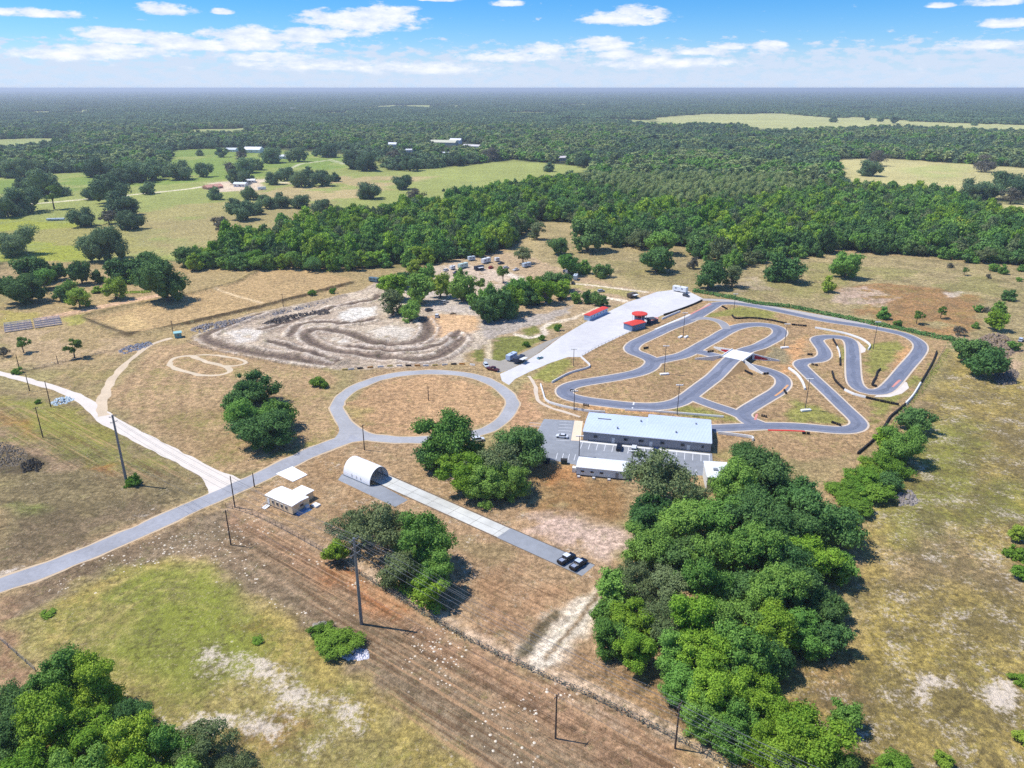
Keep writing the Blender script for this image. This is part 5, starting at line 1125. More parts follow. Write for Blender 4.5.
# crown: (rx, rz, centre height, puffs, puff radius, gap) for a crown 1 wide
SHAPE = {'oak': (.5, .36, .37, 66, .125, .95), 'moss': (.5, .33, .40, 52, .115, .72), 'bright': (.47, .42, .50, 60, .125, .95), 'yellow': (.48, .40, .48, 44, .13, .9), 'shrub': (.5, .30, .24, 44, .12, .95),
         'sparse': (.42, .46, .75, 13, .15, .7), 'grey': (.48, .34, .38, 34, .13, .6), 'mid': (.48, .40, .42, 64, .125, .95), 'far': (.5, .36, .35, 36, .16, .95), 'pine': (.46, .62, .85, 22, .19, .95)}
def crown_mesh(name, kind, nleaf, ls, seed):
    r = np.random.default_rng(seed); rx, rz, ch, npf, pr, gap = SHAPE[kind]
    nl = int(r.integers(5, 9)); an = np.arange(nl)*2*math.pi/nl+r.random(nl)*.9+r.random()*6; rr = .30+.34*r.random(nl)
    LC = np.column_stack([np.cos(an)*rr*rx*1.05, np.sin(an)*rr*rx*1.05, (r.random(nl)-.62)*rz*1.1]); LC = np.concatenate([LC, [[r.normal()*.05, r.normal()*.05, rz*.42]]]); LR = np.concatenate([.38+.22*r.random(nl), [.5]])
    k0 = r.choice(nl+1, npf*2, p=LR**2/np.sum(LR**2)); V = r.normal(size=(npf*2, 3)); V /= np.linalg.norm(V, axis=1)[:, None]
    C = LC[k0]+V*(LR[k0]*(.62+.42*r.random(npf*2)))[:, None]*np.array([rx, rx, rz*.95]); inner = (np.min(np.linalg.norm((C[:, None]-LC[None])/np.array([rx, rx, rz]), axis=2)/LR[None], axis=1) > .45) & (C[:, 2] > -rz*.98)
    C = C[inner][:npf]; C[:, 2] += ch
    R_ = pr*(.5+.95*r.random(len(C))**1.3); pt = np.clip(.5+.5*np.sin(k0[inner][:npf]*2.4)+r.normal(size=len(C))*.25, 0, 1)
    # small outlying sprays
    k = r.choice(len(C), nleaf, p=R_**2/np.sum(R_**2)); D = r.normal(size=(nleaf, 3)); D /= np.linalg.norm(D, axis=1)[:, None]
    D[:, 2] = np.where(D[:, 2] < -.3, -D[:, 2], D[:, 2])
    sh = .80+.32*r.random(nleaf)**1.5; sub = 1+.13*np.sin(D[:, 0]*9+k)+.13*np.sin(D[:, 1]*8+2*k)+.1*np.sin(D[:, 2]*10)
    Q = C[k]+D*(R_[k]*sh*sub)[:, None]*np.array([1, 1, .82])
    Q = Q+r.normal(size=(nleaf, 3))*pr*.10; keep = r.random(nleaf) < gap; Q, D, k = Q[keep], D[keep], k[keep]; m = len(Q)
    out = Q-np.array([0, 0, ch]); out /= np.linalg.norm(out, axis=1)[:, None]+1e-6
    N = D*.95+out*.2+r.normal(size=(m, 3))*.55; N[:, 2] += .12; N /= np.linalg.norm(N, axis=1)[:, None]
    U = np.cross(N, r.normal(size=(m, 3))); U /= np.linalg.norm(U, axis=1)[:, None]; W = np.cross(N, U)
    s = (ls*(.6+.8*r.random(m)))[:, None]*.5; e = (.55+.4*r.random(m))[:, None]
    P = np.stack([Q-U*s, Q-W*s*e, Q+U*s, Q+W*s*e], 1).reshape(-1, 3)
    tint = np.clip(pt[k]*.45+r.random(m)*.75-.1, 0, 1); tint = np.repeat(tint, 4)
    F = np.arange(m*4).reshape(-1, 4)
    # inner cores keep the crown from being see-through in its middle
    if gap > .8:
        ico = [(0, 0, 1), (.894, 0, .447), (.276, .851, .447), (-.724, .526, .447), (-.724, -.526, .447), (.276, -.851, .447), (.724, .526, -.447), (-.276, .851, -.447), (-.894, 0, -.447), (-.276, -.851, -.447), (.724, -.526, -.447), (0, 0, -1)]
        tri = [(0, 1, 2), (0, 2, 3), (0, 3, 4), (0, 4, 5), (0, 5, 1), (1, 6, 2), (2, 7, 3), (3, 8, 4), (4, 9, 5), (5, 10, 1), (6, 7, 2), (7, 8, 3), (8, 9, 4), (9, 10, 5), (10, 6, 1), (11, 7, 6), (11, 8, 7), (11, 9, 8), (11, 10, 9), (11, 6, 10)]
        ico = np.array(ico); tri = np.array(tri); pv = []; pf = []; b = len(P)
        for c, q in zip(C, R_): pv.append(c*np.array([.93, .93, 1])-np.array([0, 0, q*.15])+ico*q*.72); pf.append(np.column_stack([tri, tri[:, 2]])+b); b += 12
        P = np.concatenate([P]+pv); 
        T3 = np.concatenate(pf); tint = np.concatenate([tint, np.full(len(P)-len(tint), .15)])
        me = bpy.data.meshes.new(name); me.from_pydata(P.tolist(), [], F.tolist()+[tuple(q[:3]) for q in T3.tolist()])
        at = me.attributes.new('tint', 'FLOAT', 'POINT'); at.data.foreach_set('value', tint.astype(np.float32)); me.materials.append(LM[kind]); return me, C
    return npmesh(name, P, F, LM[kind], {'tint': ('FLOAT', tint)}), C
def trunk_mesh(kind, C, lo):
    ch = SHAPE[kind][2]; mb = MB(); n_ = 6 if lo else 9; tr = .032 if kind != 'sparse' else .03; zt = ch*.55
    mb.cyl((0, 0, -.02), (0, 0, zt*.5), tr*1.35, tr*1.05, n_, False); mb.cyl((0, 0, zt*.5), (.01, 0, zt), tr*1.05, tr*.8, n_, False)
    for c in (C[::3] if lo else C[::2]):
        q = np.array([c[0]*.45, c[1]*.45, zt+(c[2]-zt)*.55]); mb.cyl((.005, 0, zt*.9), q, tr*.6, tr*.35, 5, False); mb.cyl(q, tuple(c), tr*.35, tr*.12, 5, False)
    return mb.mesh('trunk', BARK)
LODS = {'hi': (17000, .030), 'md': (5200, .052), 'lo': (1500, .095)}
TM = {}
def tree_meshes(kind, lod, v):
    key = (kind, lod, v)
    if key not in TM:
        nl, ls = LODS[lod]; 
        if kind in ('grey', 'moss', 'sparse'): ls *= .95
        cm, C = crown_mesh('crown', kind, nl, ls, hash((kind, lod, v)) % 99999 if False else sum(map(ord, kind+lod))*7+v*131)
        TM[key] = (cm, trunk_mesh(kind, C, lod == 'lo'))
    return TM[key]
NT = 0
OCC = []
def tree(cx, cy, w, kind, label, group=None, cat='tree', name=None, hs=1.0):
    """crown centre pixel, crown width in pixels"""
    global NT
    ch = SHAPE[kind][2]; h = 5.
    for _ in range(8):
        x, y = G(cx, cy, h); s = scale_at(x, y, h); wm = w/s; h = ch*wm*hs
    if kind == 'far': wm *= .9
    lod = 'hi' if w > 38 else 'md' if w > 17 else 'lo'; nv = {'hi': 3, 'md': 3, 'lo': 2}[lod]
    cm, tm = tree_meshes(kind, lod, NT % nv); NT += 1
    t = empty(name or {'oak': 'oak_tree', 'moss': 'mossy_oak_tree', 'bright': 'leafy_tree', 'yellow': 'leafy_tree', 'shrub': 'shrub', 'sparse': 'small_tree', 'grey': 'bare_tree', 'mid': 'leafy_tree', 'pine': 'pine_tree', 'far': 'oak_tree'}[kind], x, y, 0, random.uniform(0, 6.28), label, cat, group)
    t.scale = (wm*random.uniform(.96, 1.12), wm*random.uniform(.96, 1.12), wm*hs*(random.uniform(.88, 1.3) if w > 38 and kind != 'shrub' else random.uniform(.96, 1.1))); OCC.append((x, y, wm/2))
    for nm, me in (('trunk', tm), ('crown', cm)):
        o = bpy.data.objects.new(nm, me); COL.objects.link(o); o.parent = t
    return t
DESC = {'oak': 'dark green broad oak', 'moss': 'grey-green open oak', 'bright': 'bright green leafy tree', 'yellow': 'yellow-green tree', 'shrub': 'low green shrub', 'sparse': 'small thin-crowned tree', 'grey': 'greyish twiggy tree', 'mid': 'mid-green leafy tree', 'pine': 'pine tree', 'far': 'round dark oak'}
def cluster(place, L, group=None):
    L = sorted(L)
    for kind in sorted(set(q[3] for q in L)):
        q = [e for e in L if e[3] == kind]
        for i, e in enumerate(q):
            lb = DESC[kind]+', '+(ordinal(i)+' ' if len(q) > 1 else 'the single one ')+place
            tree(e[0], e[1], e[2], kind, lb, group or 'trees '+place.replace('in ', '', 1), 'shrub' if kind == 'shrub' else 'tree', hs=e[4] if len(e) > 4 else 1.0)
cluster('in upper row of the bottom-left wood', [(62, 680, 66, 'mid'), (22, 705, 52, 'oak'), (98, 690, 52, 'bright'), (133, 716, 42, 'oak')])
cluster('in the second row of the bottom-left wood', [(0, 735, 56, 'oak'), (48, 728, 58, 'bright'), (90, 735, 56, 'bright'), (128, 752, 52, 'bright'), (168, 752, 50, 'mid'), (205, 750, 52, 'moss')])
cluster('at the bottom of the bottom-left wood', [(-20, 780, 56, 'oak'), (30, 775, 64, 'bright'), (82, 785, 60, 'mid'), (135, 792, 60, 'bright'), (185, 792, 56, 'mid'), (232, 778, 46, 'moss')])
cluster('in the clump by the crossarm pole', [(352, 530, 42, 'moss'), (385, 532, 64, 'moss'), (420, 548, 60, 'mid'), (400, 568, 52, 'moss'), (436, 573, 48, 'mid'), (334, 553, 24, 'bright'), (428, 592, 34, 'bright')])
cluster('in the clump beside the arch shelter', [(443, 440, 60, 'mid'), (434, 458, 34, 'oak'), (463, 471, 48, 'bright'), (497, 468, 58, 'moss'), (484, 484, 42, 'mid'), (524, 452, 52, 'oak'), (508, 482, 40, 'mid'), (470, 452, 32, 'mid')])
cluster('in the clump north of the entrance road', [(251, 388, 44, 'oak'), (240, 402, 32, 'oak'), (246, 420, 44, 'mid'), (263, 428, 54, 'oak'), (278, 414, 34, 'mid')])
tree(319, 382, 19, 'shrub', 'round green bush alone between the ring road and the dirt track', cat='shrub')
tree(338, 642, 48, 'shrub', 'big vine-covered green bush with white rubble beside the dirt corridor', cat='shrub', hs=.52)
tree(322, 630, 22, 'shrub', 'upper hump of green vines at the edge of the dirt corridor', cat='shrub', hs=.8)
tree(134, 480, 18, 'shrub', 'small bright bush at the foot of the tall dark pole', cat='shrub'); tree(38, 401.5, 7, 'shrub', 'tiny dark bush between two wooden poles by the gravel drive', cat='shrub'); tree(17, 371, 10, 'shrub', 'small bush at the foot of the far-left pole', cat='shrub')
tree(258, 640, 13, 'shrub', 'small weed tuft on the rusty patch of the lower field', cat='shrub', hs=.5); tree(47, 614, 14, 'shrub', 'low green weed clump near the road in the lower field', cat='shrub', hs=.35)
cluster('at the top of the big wood', [(660, 482, 66, 'moss'), (692, 498, 46, 'moss'), (768, 472, 66, 'oak'), (735, 492, 46, 'mid'), (797, 496, 58, 'oak'), (748, 462, 40, 'oak')])
cluster('in the second row of the big wood', [(650, 512, 52, 'oak'), (683, 520, 56, 'mid'), (718, 522, 56, 'mid'), (750, 520, 56, 'oak'), (782, 528, 60, 'oak'), (824, 522, 64, 'oak')])
cluster('in the third row of the big wood', [(648, 545, 50, 'mid'), (680, 553, 56, 'oak'), (714, 556, 54, 'mid'), (748, 556, 56, 'mid'), (780, 562, 56, 'oak'), (812, 556, 54, 'bright'), (838, 568, 34, 'mid')])
cluster('in the fourth row of the big wood', [(612, 586, 36, 'mid'), (636, 580, 46, 'moss'), (668, 586, 54, 'moss'), (702, 590, 54, 'mid'), (738, 590, 54, 'oak'), (772, 596, 58, 'mid'), (806, 596, 58, 'oak'), (830, 612, 44, 'oak')])
cluster('in the fifth row of the big wood', [(608, 612, 34, 'mid'), (632, 618, 48, 'bright'), (664, 622, 54, 'moss'), (698, 626, 56, 'bright'), (734, 628, 56, 'mid'), (768, 630, 54, 'bright'), (802, 628, 52, 'mid'), (830, 636, 38, 'oak')])
cluster('in the sixth row of the big wood', [(612, 640, 42, 'mid'), (636, 650, 40, 'bright'), (672, 656, 46, 'mid'), (706, 660, 56, 'bright'), (742, 664, 56, 'mid'), (770, 664, 42, 'oak')])
cluster('in the bottom rows of the big wood', [(684, 690, 44, 'mid'), (716, 696, 56, 'bright'), (752, 698, 54, 'bright'), (700, 716, 44, 'mid'), (738, 726, 54, 'mid'), (772, 722, 44, 'bright'), (765, 748, 44, 'bright')])
tree(812, 738, 74, 'bright', 'large rounded bright green tree at the bottom right end of the wood'); tree(846, 716, 32, 'mid', 'small round tree right of the large rounded bright tree'); tree(792, 762, 56, 'bright', 'bright tree cut by the bottom edge below the large rounded one'); tree(830, 772, 44, 'mid', 'tree cut by the bottom edge right of the wood')
tree(892, 768, 46, 'shrub', 'wide green bush at the bottom edge in the right pasture', cat='shrub', hs=.8); tree(944, 760, 22, 'yellow', 'small yellow-green bush near the bottom right corner', cat='shrub', hs=.7)
tree(916, 420, 33, 'oak', 'round dark tree at the corner of the kart track fence'); tree(902, 446, 42, 'mid', 'broad green tree below the round one at the fence corner'); tree(888, 440, 24, 'bright', 'smaller bright tree at the lower tyre wall')
cluster('in the vine strip by the kart fence', [(886, 466, 40, 'shrub', .8), (868, 478, 42, 'shrub', .6), (846, 490, 40, 'shrub', .6), (876, 494, 38, 'shrub', .6), (856, 508, 36, 'shrub', .6), (838, 520, 34, 'shrub', .7), (845, 536, 26, 'shrub', .8), (860, 492, 34, 'shrub', .6), (892, 456, 28, 'shrub', .7), (850, 522, 30, 'shrub', .6), (890, 482, 24, 'oak'), (866, 462, 18, 'yellow', .6), (852, 476, 16, 'yellow', .6)])
cluster('at the right edge of the pasture', [(1018, 533, 18, 'yellow'), (1016, 552, 22, 'shrub'), (1022, 574, 20, 'shrub'), (1024, 680, 20, 'shrub', .7), (1026, 738, 22, 'yellow', .6)])
tree(970, 350, 33, 'oak', 'round dark tree, upper of two below the brush heap'); tree(984, 364, 36, 'oak', 'round dark tree, lower of two below the brush heap')
cluster('by the big brush heap', [(960, 331, 12, 'grey'), (998, 321, 20, 'bright'), (1000, 307, 14, 'mid'), (978, 308, 9, 'mid'), (987, 309, 8, 'grey'), (1010, 295, 14, 'oak'), (976, 325, 8, 'mid'), (1014, 345, 12, 'mid')])
cluster('on the dry field right of the hedge', [(884, 313, 14, 'mid'), (898, 323, 9, 'mid'), (918, 315, 12, 'sparse'), (942, 311, 10, 'sparse'), (829, 284, 14, 'yellow', 1.2), (847, 266, 28, 'mid')])
cluster('in the group atop the dry field', [(947, 256, 8, 'mid'), (950, 265, 7, 'grey'), (967, 258, 12, 'oak'), (976, 260, 8, 'mid'), (994, 267, 10, 'mid'), (1004, 269, 9, 'mid', 1.3), (965, 270, 7, 'sparse'), (989, 276, 6, 'grey'), (1020, 279, 6, 'mid'), (1022, 268, 8, 'mid')])
cluster('on the open field above the paddock', [(588, 236, 38, 'oak', 1.1), (558, 246, 19, 'oak', 1.2), (523, 255, 18, 'moss', 1.2), (537, 231, 19, 'moss', 1.1), (644, 240, 24, 'moss'), (657, 260, 33, 'oak'), (709, 276, 30, 'oak', 1.15), (733, 276, 23, 'moss', 1.2), (697, 245, 16, 'moss', 1.2), (784, 267, 38, 'oak'), (603, 270, 18, 'oak', 1.1), (662, 242, 28, 'mid'), (694, 262, 12, 'grey', 1.5)])
cluster('in the clump left of the upper paddock', [(584.5, 267, 13, 'mid', 1.2), (569, 265, 24, 'mid'), (556, 281, 27, 'oak'), (546, 291, 26, 'bright'), (562, 289, 20, 'bright'), (528, 296, 22, 'oak', 1.2), (540, 284, 18, 'mid')])
cluster('in the row behind the red-roofed stand', [(577, 297, 12, 'mid', 1.2), (587, 297, 11, 'oak', 1.5), (596, 299, 13, 'oak', 1.4), (604, 301, 10, 'oak', 1.4)])
cluster('in the grove right of the dirt track', [(503, 272, 15, 'sparse'), (498, 303, 36, 'oak', 1.15), (512, 300, 26, 'bright', 1.1), (489, 296, 22, 'mid', 1.2), (487, 312, 24, 'oak', 1.2), (518, 290, 26, 'mid', 1.2), (534, 287, 22, 'bright', 1.1), (476, 300, 17, 'mid', 1.3), (480, 283, 13, 'sparse')])
cluster('in the grove above the dirt track', [(392, 302, 30, 'moss', 1.1), (411, 312, 22, 'mid'), (392, 286, 28, 'bright'), (418, 288, 30, 'mid', 1.2), (440, 284, 24, 'yellow', 1.2), (463, 288, 27, 'mid', 1.2), (415, 268, 18, 'yellow'), (428, 274, 22, 'mid'), (404, 280, 22, 'oak'), (460, 274, 14, 'mid')])
cluster('in the row behind the bleachers', [(20, 289, 40, 'oak'), (33, 272, 32, 'oak'), (52, 271, 24, 'oak', 1.1), (80, 273, 21, 'oak', 1.4), (96, 276, 13, 'oak', 1.3), (3, 282, 20, 'oak'), (78, 297, 22, 'yellow'), (59, 294, 16, 'oak', 1.2), (43, 280, 22, 'mid'), (70, 290, 18, 'mid', 1.1)])
cluster('in the row left of the middle wood', [(124, 268, 36, 'oak'), (148, 261, 24, 'oak', 1.2), (166, 265, 9, 'oak', 1.3), (165, 284, 48, 'oak'), (187, 256, 26, 'oak', 1.1), (114, 287, 26, 'yellow'), (133, 276, 16, 'mid'), (98, 289, 12, 'yellow', .6)])
tree(21, 342, 15, 'sparse', 'thin bright tree left of two near the fence line'); tree(72, 345, 18, 'sparse', 'thin bright tree right of two near the fence line'); tree(3, 352, 11, 'grey', 'small bare tree at the left edge near the fence', hs=1.2)
cluster('on the lower left pasture', [(82, 217, 26, 'far'), (105, 244, 44, 'far', 1.1), (12, 240, 42, 'far'), (129, 220, 24, 'far', 1.1), (108, 217, 17, 'grey'), (120, 204, 34, 'far')])
cluster('along the drive of the left pasture', [(107, 190, 38, 'far'), (147, 188, 17, 'far'), (51, 194, 20, 'sparse'), (20, 200, 36, 'far'), (6, 207, 28, 'far'), (46, 183, 36, 'far'), (24, 184, 18, 'far'), (216, 194, 16, 'far'), (92, 193, 18, 'far')])
cluster('in the tree line across the pasture', [(137, 171, 30, 'far'), (150, 170, 26, 'far'), (118, 176, 22, 'far'), (126, 172, 24, 'far'), (95, 167, 27, 'far'), (106, 169, 16, 'far'), (179, 170, 26, 'far'), (203, 170, 19, 'far'), (164, 172, 14, 'far')])
cluster('by the wood edge behind the left pasture', [(12, 168, 26, 'far'), (-6, 168, 24, 'far'), (26, 168, 24, 'far'), (200, 152.5, 9, 'far'), (222, 152, 14, 'far')])
cluster('around the white barns', [(229, 167, 15, 'grey'), (245, 165, 22, 'far'), (237, 177, 20, 'far'), (256, 165, 14, 'far'), (271, 155, 22, 'far'), (297, 154, 21, 'far'), (247, 176, 16, 'far'), (240, 156, 12, 'grey'), (242, 150, 10, 'far'), (316, 153, 9, 'far'), (328, 150, 20, 'far')])
cluster('in the short pasture row', [(273, 178, 18, 'far'), (286, 174, 18, 'far'), (301, 179, 22, 'far'), (321, 178, 22, 'far'), (310, 172, 16, 'far'), (334, 177, 12, 'far')])
cluster('in the row below the pasture drive', [(242, 210, 28, 'far'), (220, 224, 20, 'grey'), (250, 193, 18, 'far'), (266, 202, 18, 'far'), (280, 201, 20, 'far'), (300, 201, 20, 'far'), (322, 207, 20, 'far'), (255, 208, 18, 'far'), (234, 204, 16, 'far')])
cluster('in the right half of the pasture', [(368, 190, 24, 'far'), (403, 182, 20, 'far'), (415, 197, 22, 'grey'), (443, 190, 4, 'far')])
cluster('along the top edge of the pasture', [(353, 161, 22, 'far'), (366, 162, 24, 'far'), (390, 165, 12, 'far'), (410, 164, 19, 'far'), (427, 161, 14, 'far'), (441, 160, 16, 'far'), (456, 159, 18, 'far'), (395, 156, 16, 'grey'), (548, 167, 13, 'far'), (584, 160, 20, 'far'), (492, 154, 18, 'grey'), (472, 158, 16, 'far')])
cluster('in the right-hand clearing', [(878, 158, 20, 'grey'), (983, 164, 20, 'grey'), (870, 168, 22, 'far'), (844, 184, 17, 'far'), (989, 207, 20, 'far'), (1015, 215, 11, 'far'), (913, 189, 10, 'bright')])
cluster('in the far right grove', [(972, 190, 26, 'far'), (990, 190, 24, 'far'), (1005, 181, 26, 'far'), (1020, 186, 28, 'far'), (1012, 196, 20, 'grey')])
cluster('in the farthest right-hand clearing', [(834, 119, 9, 'far'), (880, 119, 7, 'far'), (867, 118, 6, 'far'), (895, 120, 9, 'far'), (975, 123, 7, 'far')])
# small scattered shrubs near the paths
for x, y, w, lb in [(526.5, 344.5, 7, 'small bush beside the gravel lot, left of two'), (542, 338, 7, 'small bush beside the gravel lot, upper of two'), (558, 328, 8, 'bush at the left end of the red-roofed stand'), (312, 293, 8, 'small bush on the bank above the dirt track'), (333, 291, 7, 'small dark bush at the top corner of the dirt track')]: tree(x, y, w, 'shrub', lb, cat='shrub', hs=1.3)
print('explicit trees', NT)

# hedge along the perimeter road: one clipped line of leaves
def hedge(lb, pts, w, h, kind='oak', ls=.45, dens=34):
    C = spline(gp(pts), 1.); T, N = frames(C); n_ = int(len(C)*dens); i = rng.integers(0, len(C), n_); q = rng.random(n_)*math.pi
    ww = w*(.35+.3*vnoise(C[:, 0]/4, C[:, 1]/4)); hh = h*(.6+.6*vnoise(C[:, 0]/3+9, C[:, 1]/3))
    P = np.zeros((n_, 3)); P[:, :2] = C[i]+N[i]*(np.cos(q)*ww[i])[:, None]+rng.normal(size=(n_, 2))*.3; P[:, 2] = np.sin(q)*hh[i]*(.7+.35*rng.random(n_))+.1
    Nn = rng.normal(size=(n_, 3))*.5; Nn[:, :2] += N[i]*np.cos(q)[:, None]; Nn[:, 2] += np.sin(q)+.3; Nn /= np.linalg.norm(Nn, axis=1)[:, None]
    U = np.cross(Nn, rng.normal(size=(n_, 3))); U /= np.linalg.norm(U, axis=1)[:, None]; W = np.cross(Nn, U); s = (ls*(.6+.8*rng.random(n_)))[:, None]
    V = np.stack([P-U*s, P-W*s*.7, P+U*s, P+W*s*.7], 1).reshape(-1, 3); o0 = np.array([*C[0], 0]); V = V-o0
    o = bpy.data.objects.new('hedge', npmesh('hedge', V, np.arange(n_*4).reshape(-1, 4), LM[kind], {'tint': ('FLOAT', np.repeat(rng.random(n_), 4))})); COL.objects.link(o); o.location = tuple(o0); tag(o, lb, 'hedge')
hedge('long dark hedge behind the perimeter road of the kart track', [(694, 291.5), (730, 298), (758, 304), (793, 308), (843, 318), (893, 328), (925, 335), (953, 340.5)], 3.4, 1.9)
hedge('weedy strip along the far right fence of the kart track', [(948, 350), (938, 366), (925, 385), (905, 410), (890, 430)], 2., .7, 'yellow', .25, 7)
hedge('weeds along the dark wire fence of the dirt corridor', [(330, 555), (400, 598), (470, 640), (540, 673), (600, 700), (690, 745), (740, 770)], 1.3, .6, 'grey', .22, 10)
hedge('bright weeds under the crossarm pole', [(388, 578), (410, 592), (428, 604), (440, 612)], 3.5, 1.6, 'yellow', .3, 60)
hedge('green weeds on the bank by the wood edge', [(95, 292), (120, 293), (150, 292)], 4, 1., 'yellow', .5, 20)

# ================================================================== WOODS
OPEN = [PASTURE[:],
        [(-900, 275), (-300, 268), (100, 264), (178, 264), (190, 270), (330, 272), (430, 264), (480, 258), (503, 250), (515, 240), (532, 232), (530, 222), (545, 221), (575, 223), (580, 240), (610, 246), (640, 250), (672, 244), (690, 248), (700, 262), (740, 271), (765, 262), (800, 258), (850, 252), (930, 258), (1024, 266), (1900, 300), (1900, 900), (-900, 900)],
        [(640, 119), (700, 114), (790, 114), (832, 118), (870, 117), (905, 121), (960, 123), (1024, 125), (1900, 130), (1900, 136), (1024, 131), (900, 127), (860, 128), (760, 131), (740, 125), (680, 123)],
        [(835, 160), (880, 158), (1024, 168), (1700, 180), (1700, 205), (1040, 196), (1010, 200), (960, 196), (890, 191), (845, 188), (790, 188), (778, 186), (800, 184), (845, 185)],
        [(955, 199), (1060, 206), (1060, 218), (1000, 214)], [(386, 149.5), (401, 149.5), (401, 144.5), (386, 144.5)], [(430, 147), (484, 149.5), (484, 146), (464, 142), (430, 143.5)], [(404, 154), (416, 154), (416, 151), (404, 151)], [(440, 156), (453, 156), (453, 153), (440, 153)], [(556, 162), (569, 162), (569, 159), (556, 159)], [(512, 150.5), (520, 150.5), (520, 148.5), (512, 148.5)], [(215, 155), (345, 162), (345, 150), (215, 147)]]
def pxs(x, y, z):
    zz = z-CAMH; f = y*cp-zz*sp; u = y*sp+zz*cp; f = np.maximum(f, 1); return 512+FPX*x/f, 384-FPX*u/f
def wood_points(y0, y1, step, hx, ht=.9):
    nx_ = int(2*hx/step); ny_ = int((y1-y0)/step); gx, gy = np.meshgrid(np.arange(nx_), np.arange(ny_)); gx = gx.ravel(); gy = gy.ravel()
    x = -hx+(gx+.5*(gy % 2)+rng.random(len(gx))*.75)*step; y = y0+(gy+rng.random(len(gx))*.75)*step
    u, v = pxs(x, y, 0.); k = (u > -140) & (u < 1164); x, y = x[k], y[k]
    r = .38*step
    ok = np.ones(len(x), bool)
    for z, dy in ((0, -r*.6), (0, r), (5, 0), (9, 0)):
        u, v = pxs(x, y+dy, z*ht)
        for o in OPEN: ok &= ~in_poly(u, v, o)
    for ox, oy, r_ in OCC: ok &= np.hypot(x-ox, y-oy) > r_*.9
    return x[ok], y[ok]
wx, wy = wood_points(430, 1000, 8.2, 900)
print('near wood', len(wx))
# the front trees of the woods are individuals, nearest to the camera first
u, v = pxs(wx, wy, 6.); vis = (u > -5) & (u < 1029); sc_ = FPX/(wy*cp+CAMH*sp)
edge_open = np.zeros(len(wx), bool)
u2, v2 = pxs(wx, wy-9, 0.)
for o in OPEN: edge_open |= in_poly(u2, v2, o)
u3, v3 = pxs(wx, wy-16, 0.)
for o in OPEN[:2]: edge_open |= in_poly(u3, v3, o)
cand = np.where(vis & edge_open & (wy < 800))[0]; cand = cand[np.argsort(wy[cand])][:70]
print('front individuals', len(cand))
front = np.zeros(len(wx), bool); front[cand] = True
REG = [(250, 'at the left end of the middle wood edge'), (330, 'along the middle wood edge above the mown rectangle'), (420, 'along the wood edge above the dirt track'), (520, 'along the wood edge by the camp clearing'), (620, 'at the wood edge above the open field'), (760, 'at the wood edge behind the tan field'), (860, 'at the wood edge right of the tan field'), (940, 'along the right-hand wood edge'), (1100, 'at the far right wood edge')]
for i in cand:
    pu = float(pxs(wx[i], wy[i], 0.)[0]); reg = next(r for r in REG if pu < r[0])[1]; kind = random.choice(['mid', 'bright', 'oak', 'mid']) if pu < 560 else random.choice(['oak', 'oak', 'mid', 'moss'])
    w_m = random.uniform(9.5, 13.5); h_ = SHAPE[kind][2]*w_m; cu, cv = to_px(float(wx[i]), float(wy[i]), h_); s = scale_at(float(wx[i]), float(wy[i]), h_)
    tree(cu, cv, w_m*s, kind, DESC[kind]+' '+reg, DESC[kind]+' '+reg, hs=random.uniform(.95, 1.25))
def proto(name, me):
    o = bpy.data.objects.new(name, me); return o
def joined(cm, tm, s):
    o = cm.copy(); return o
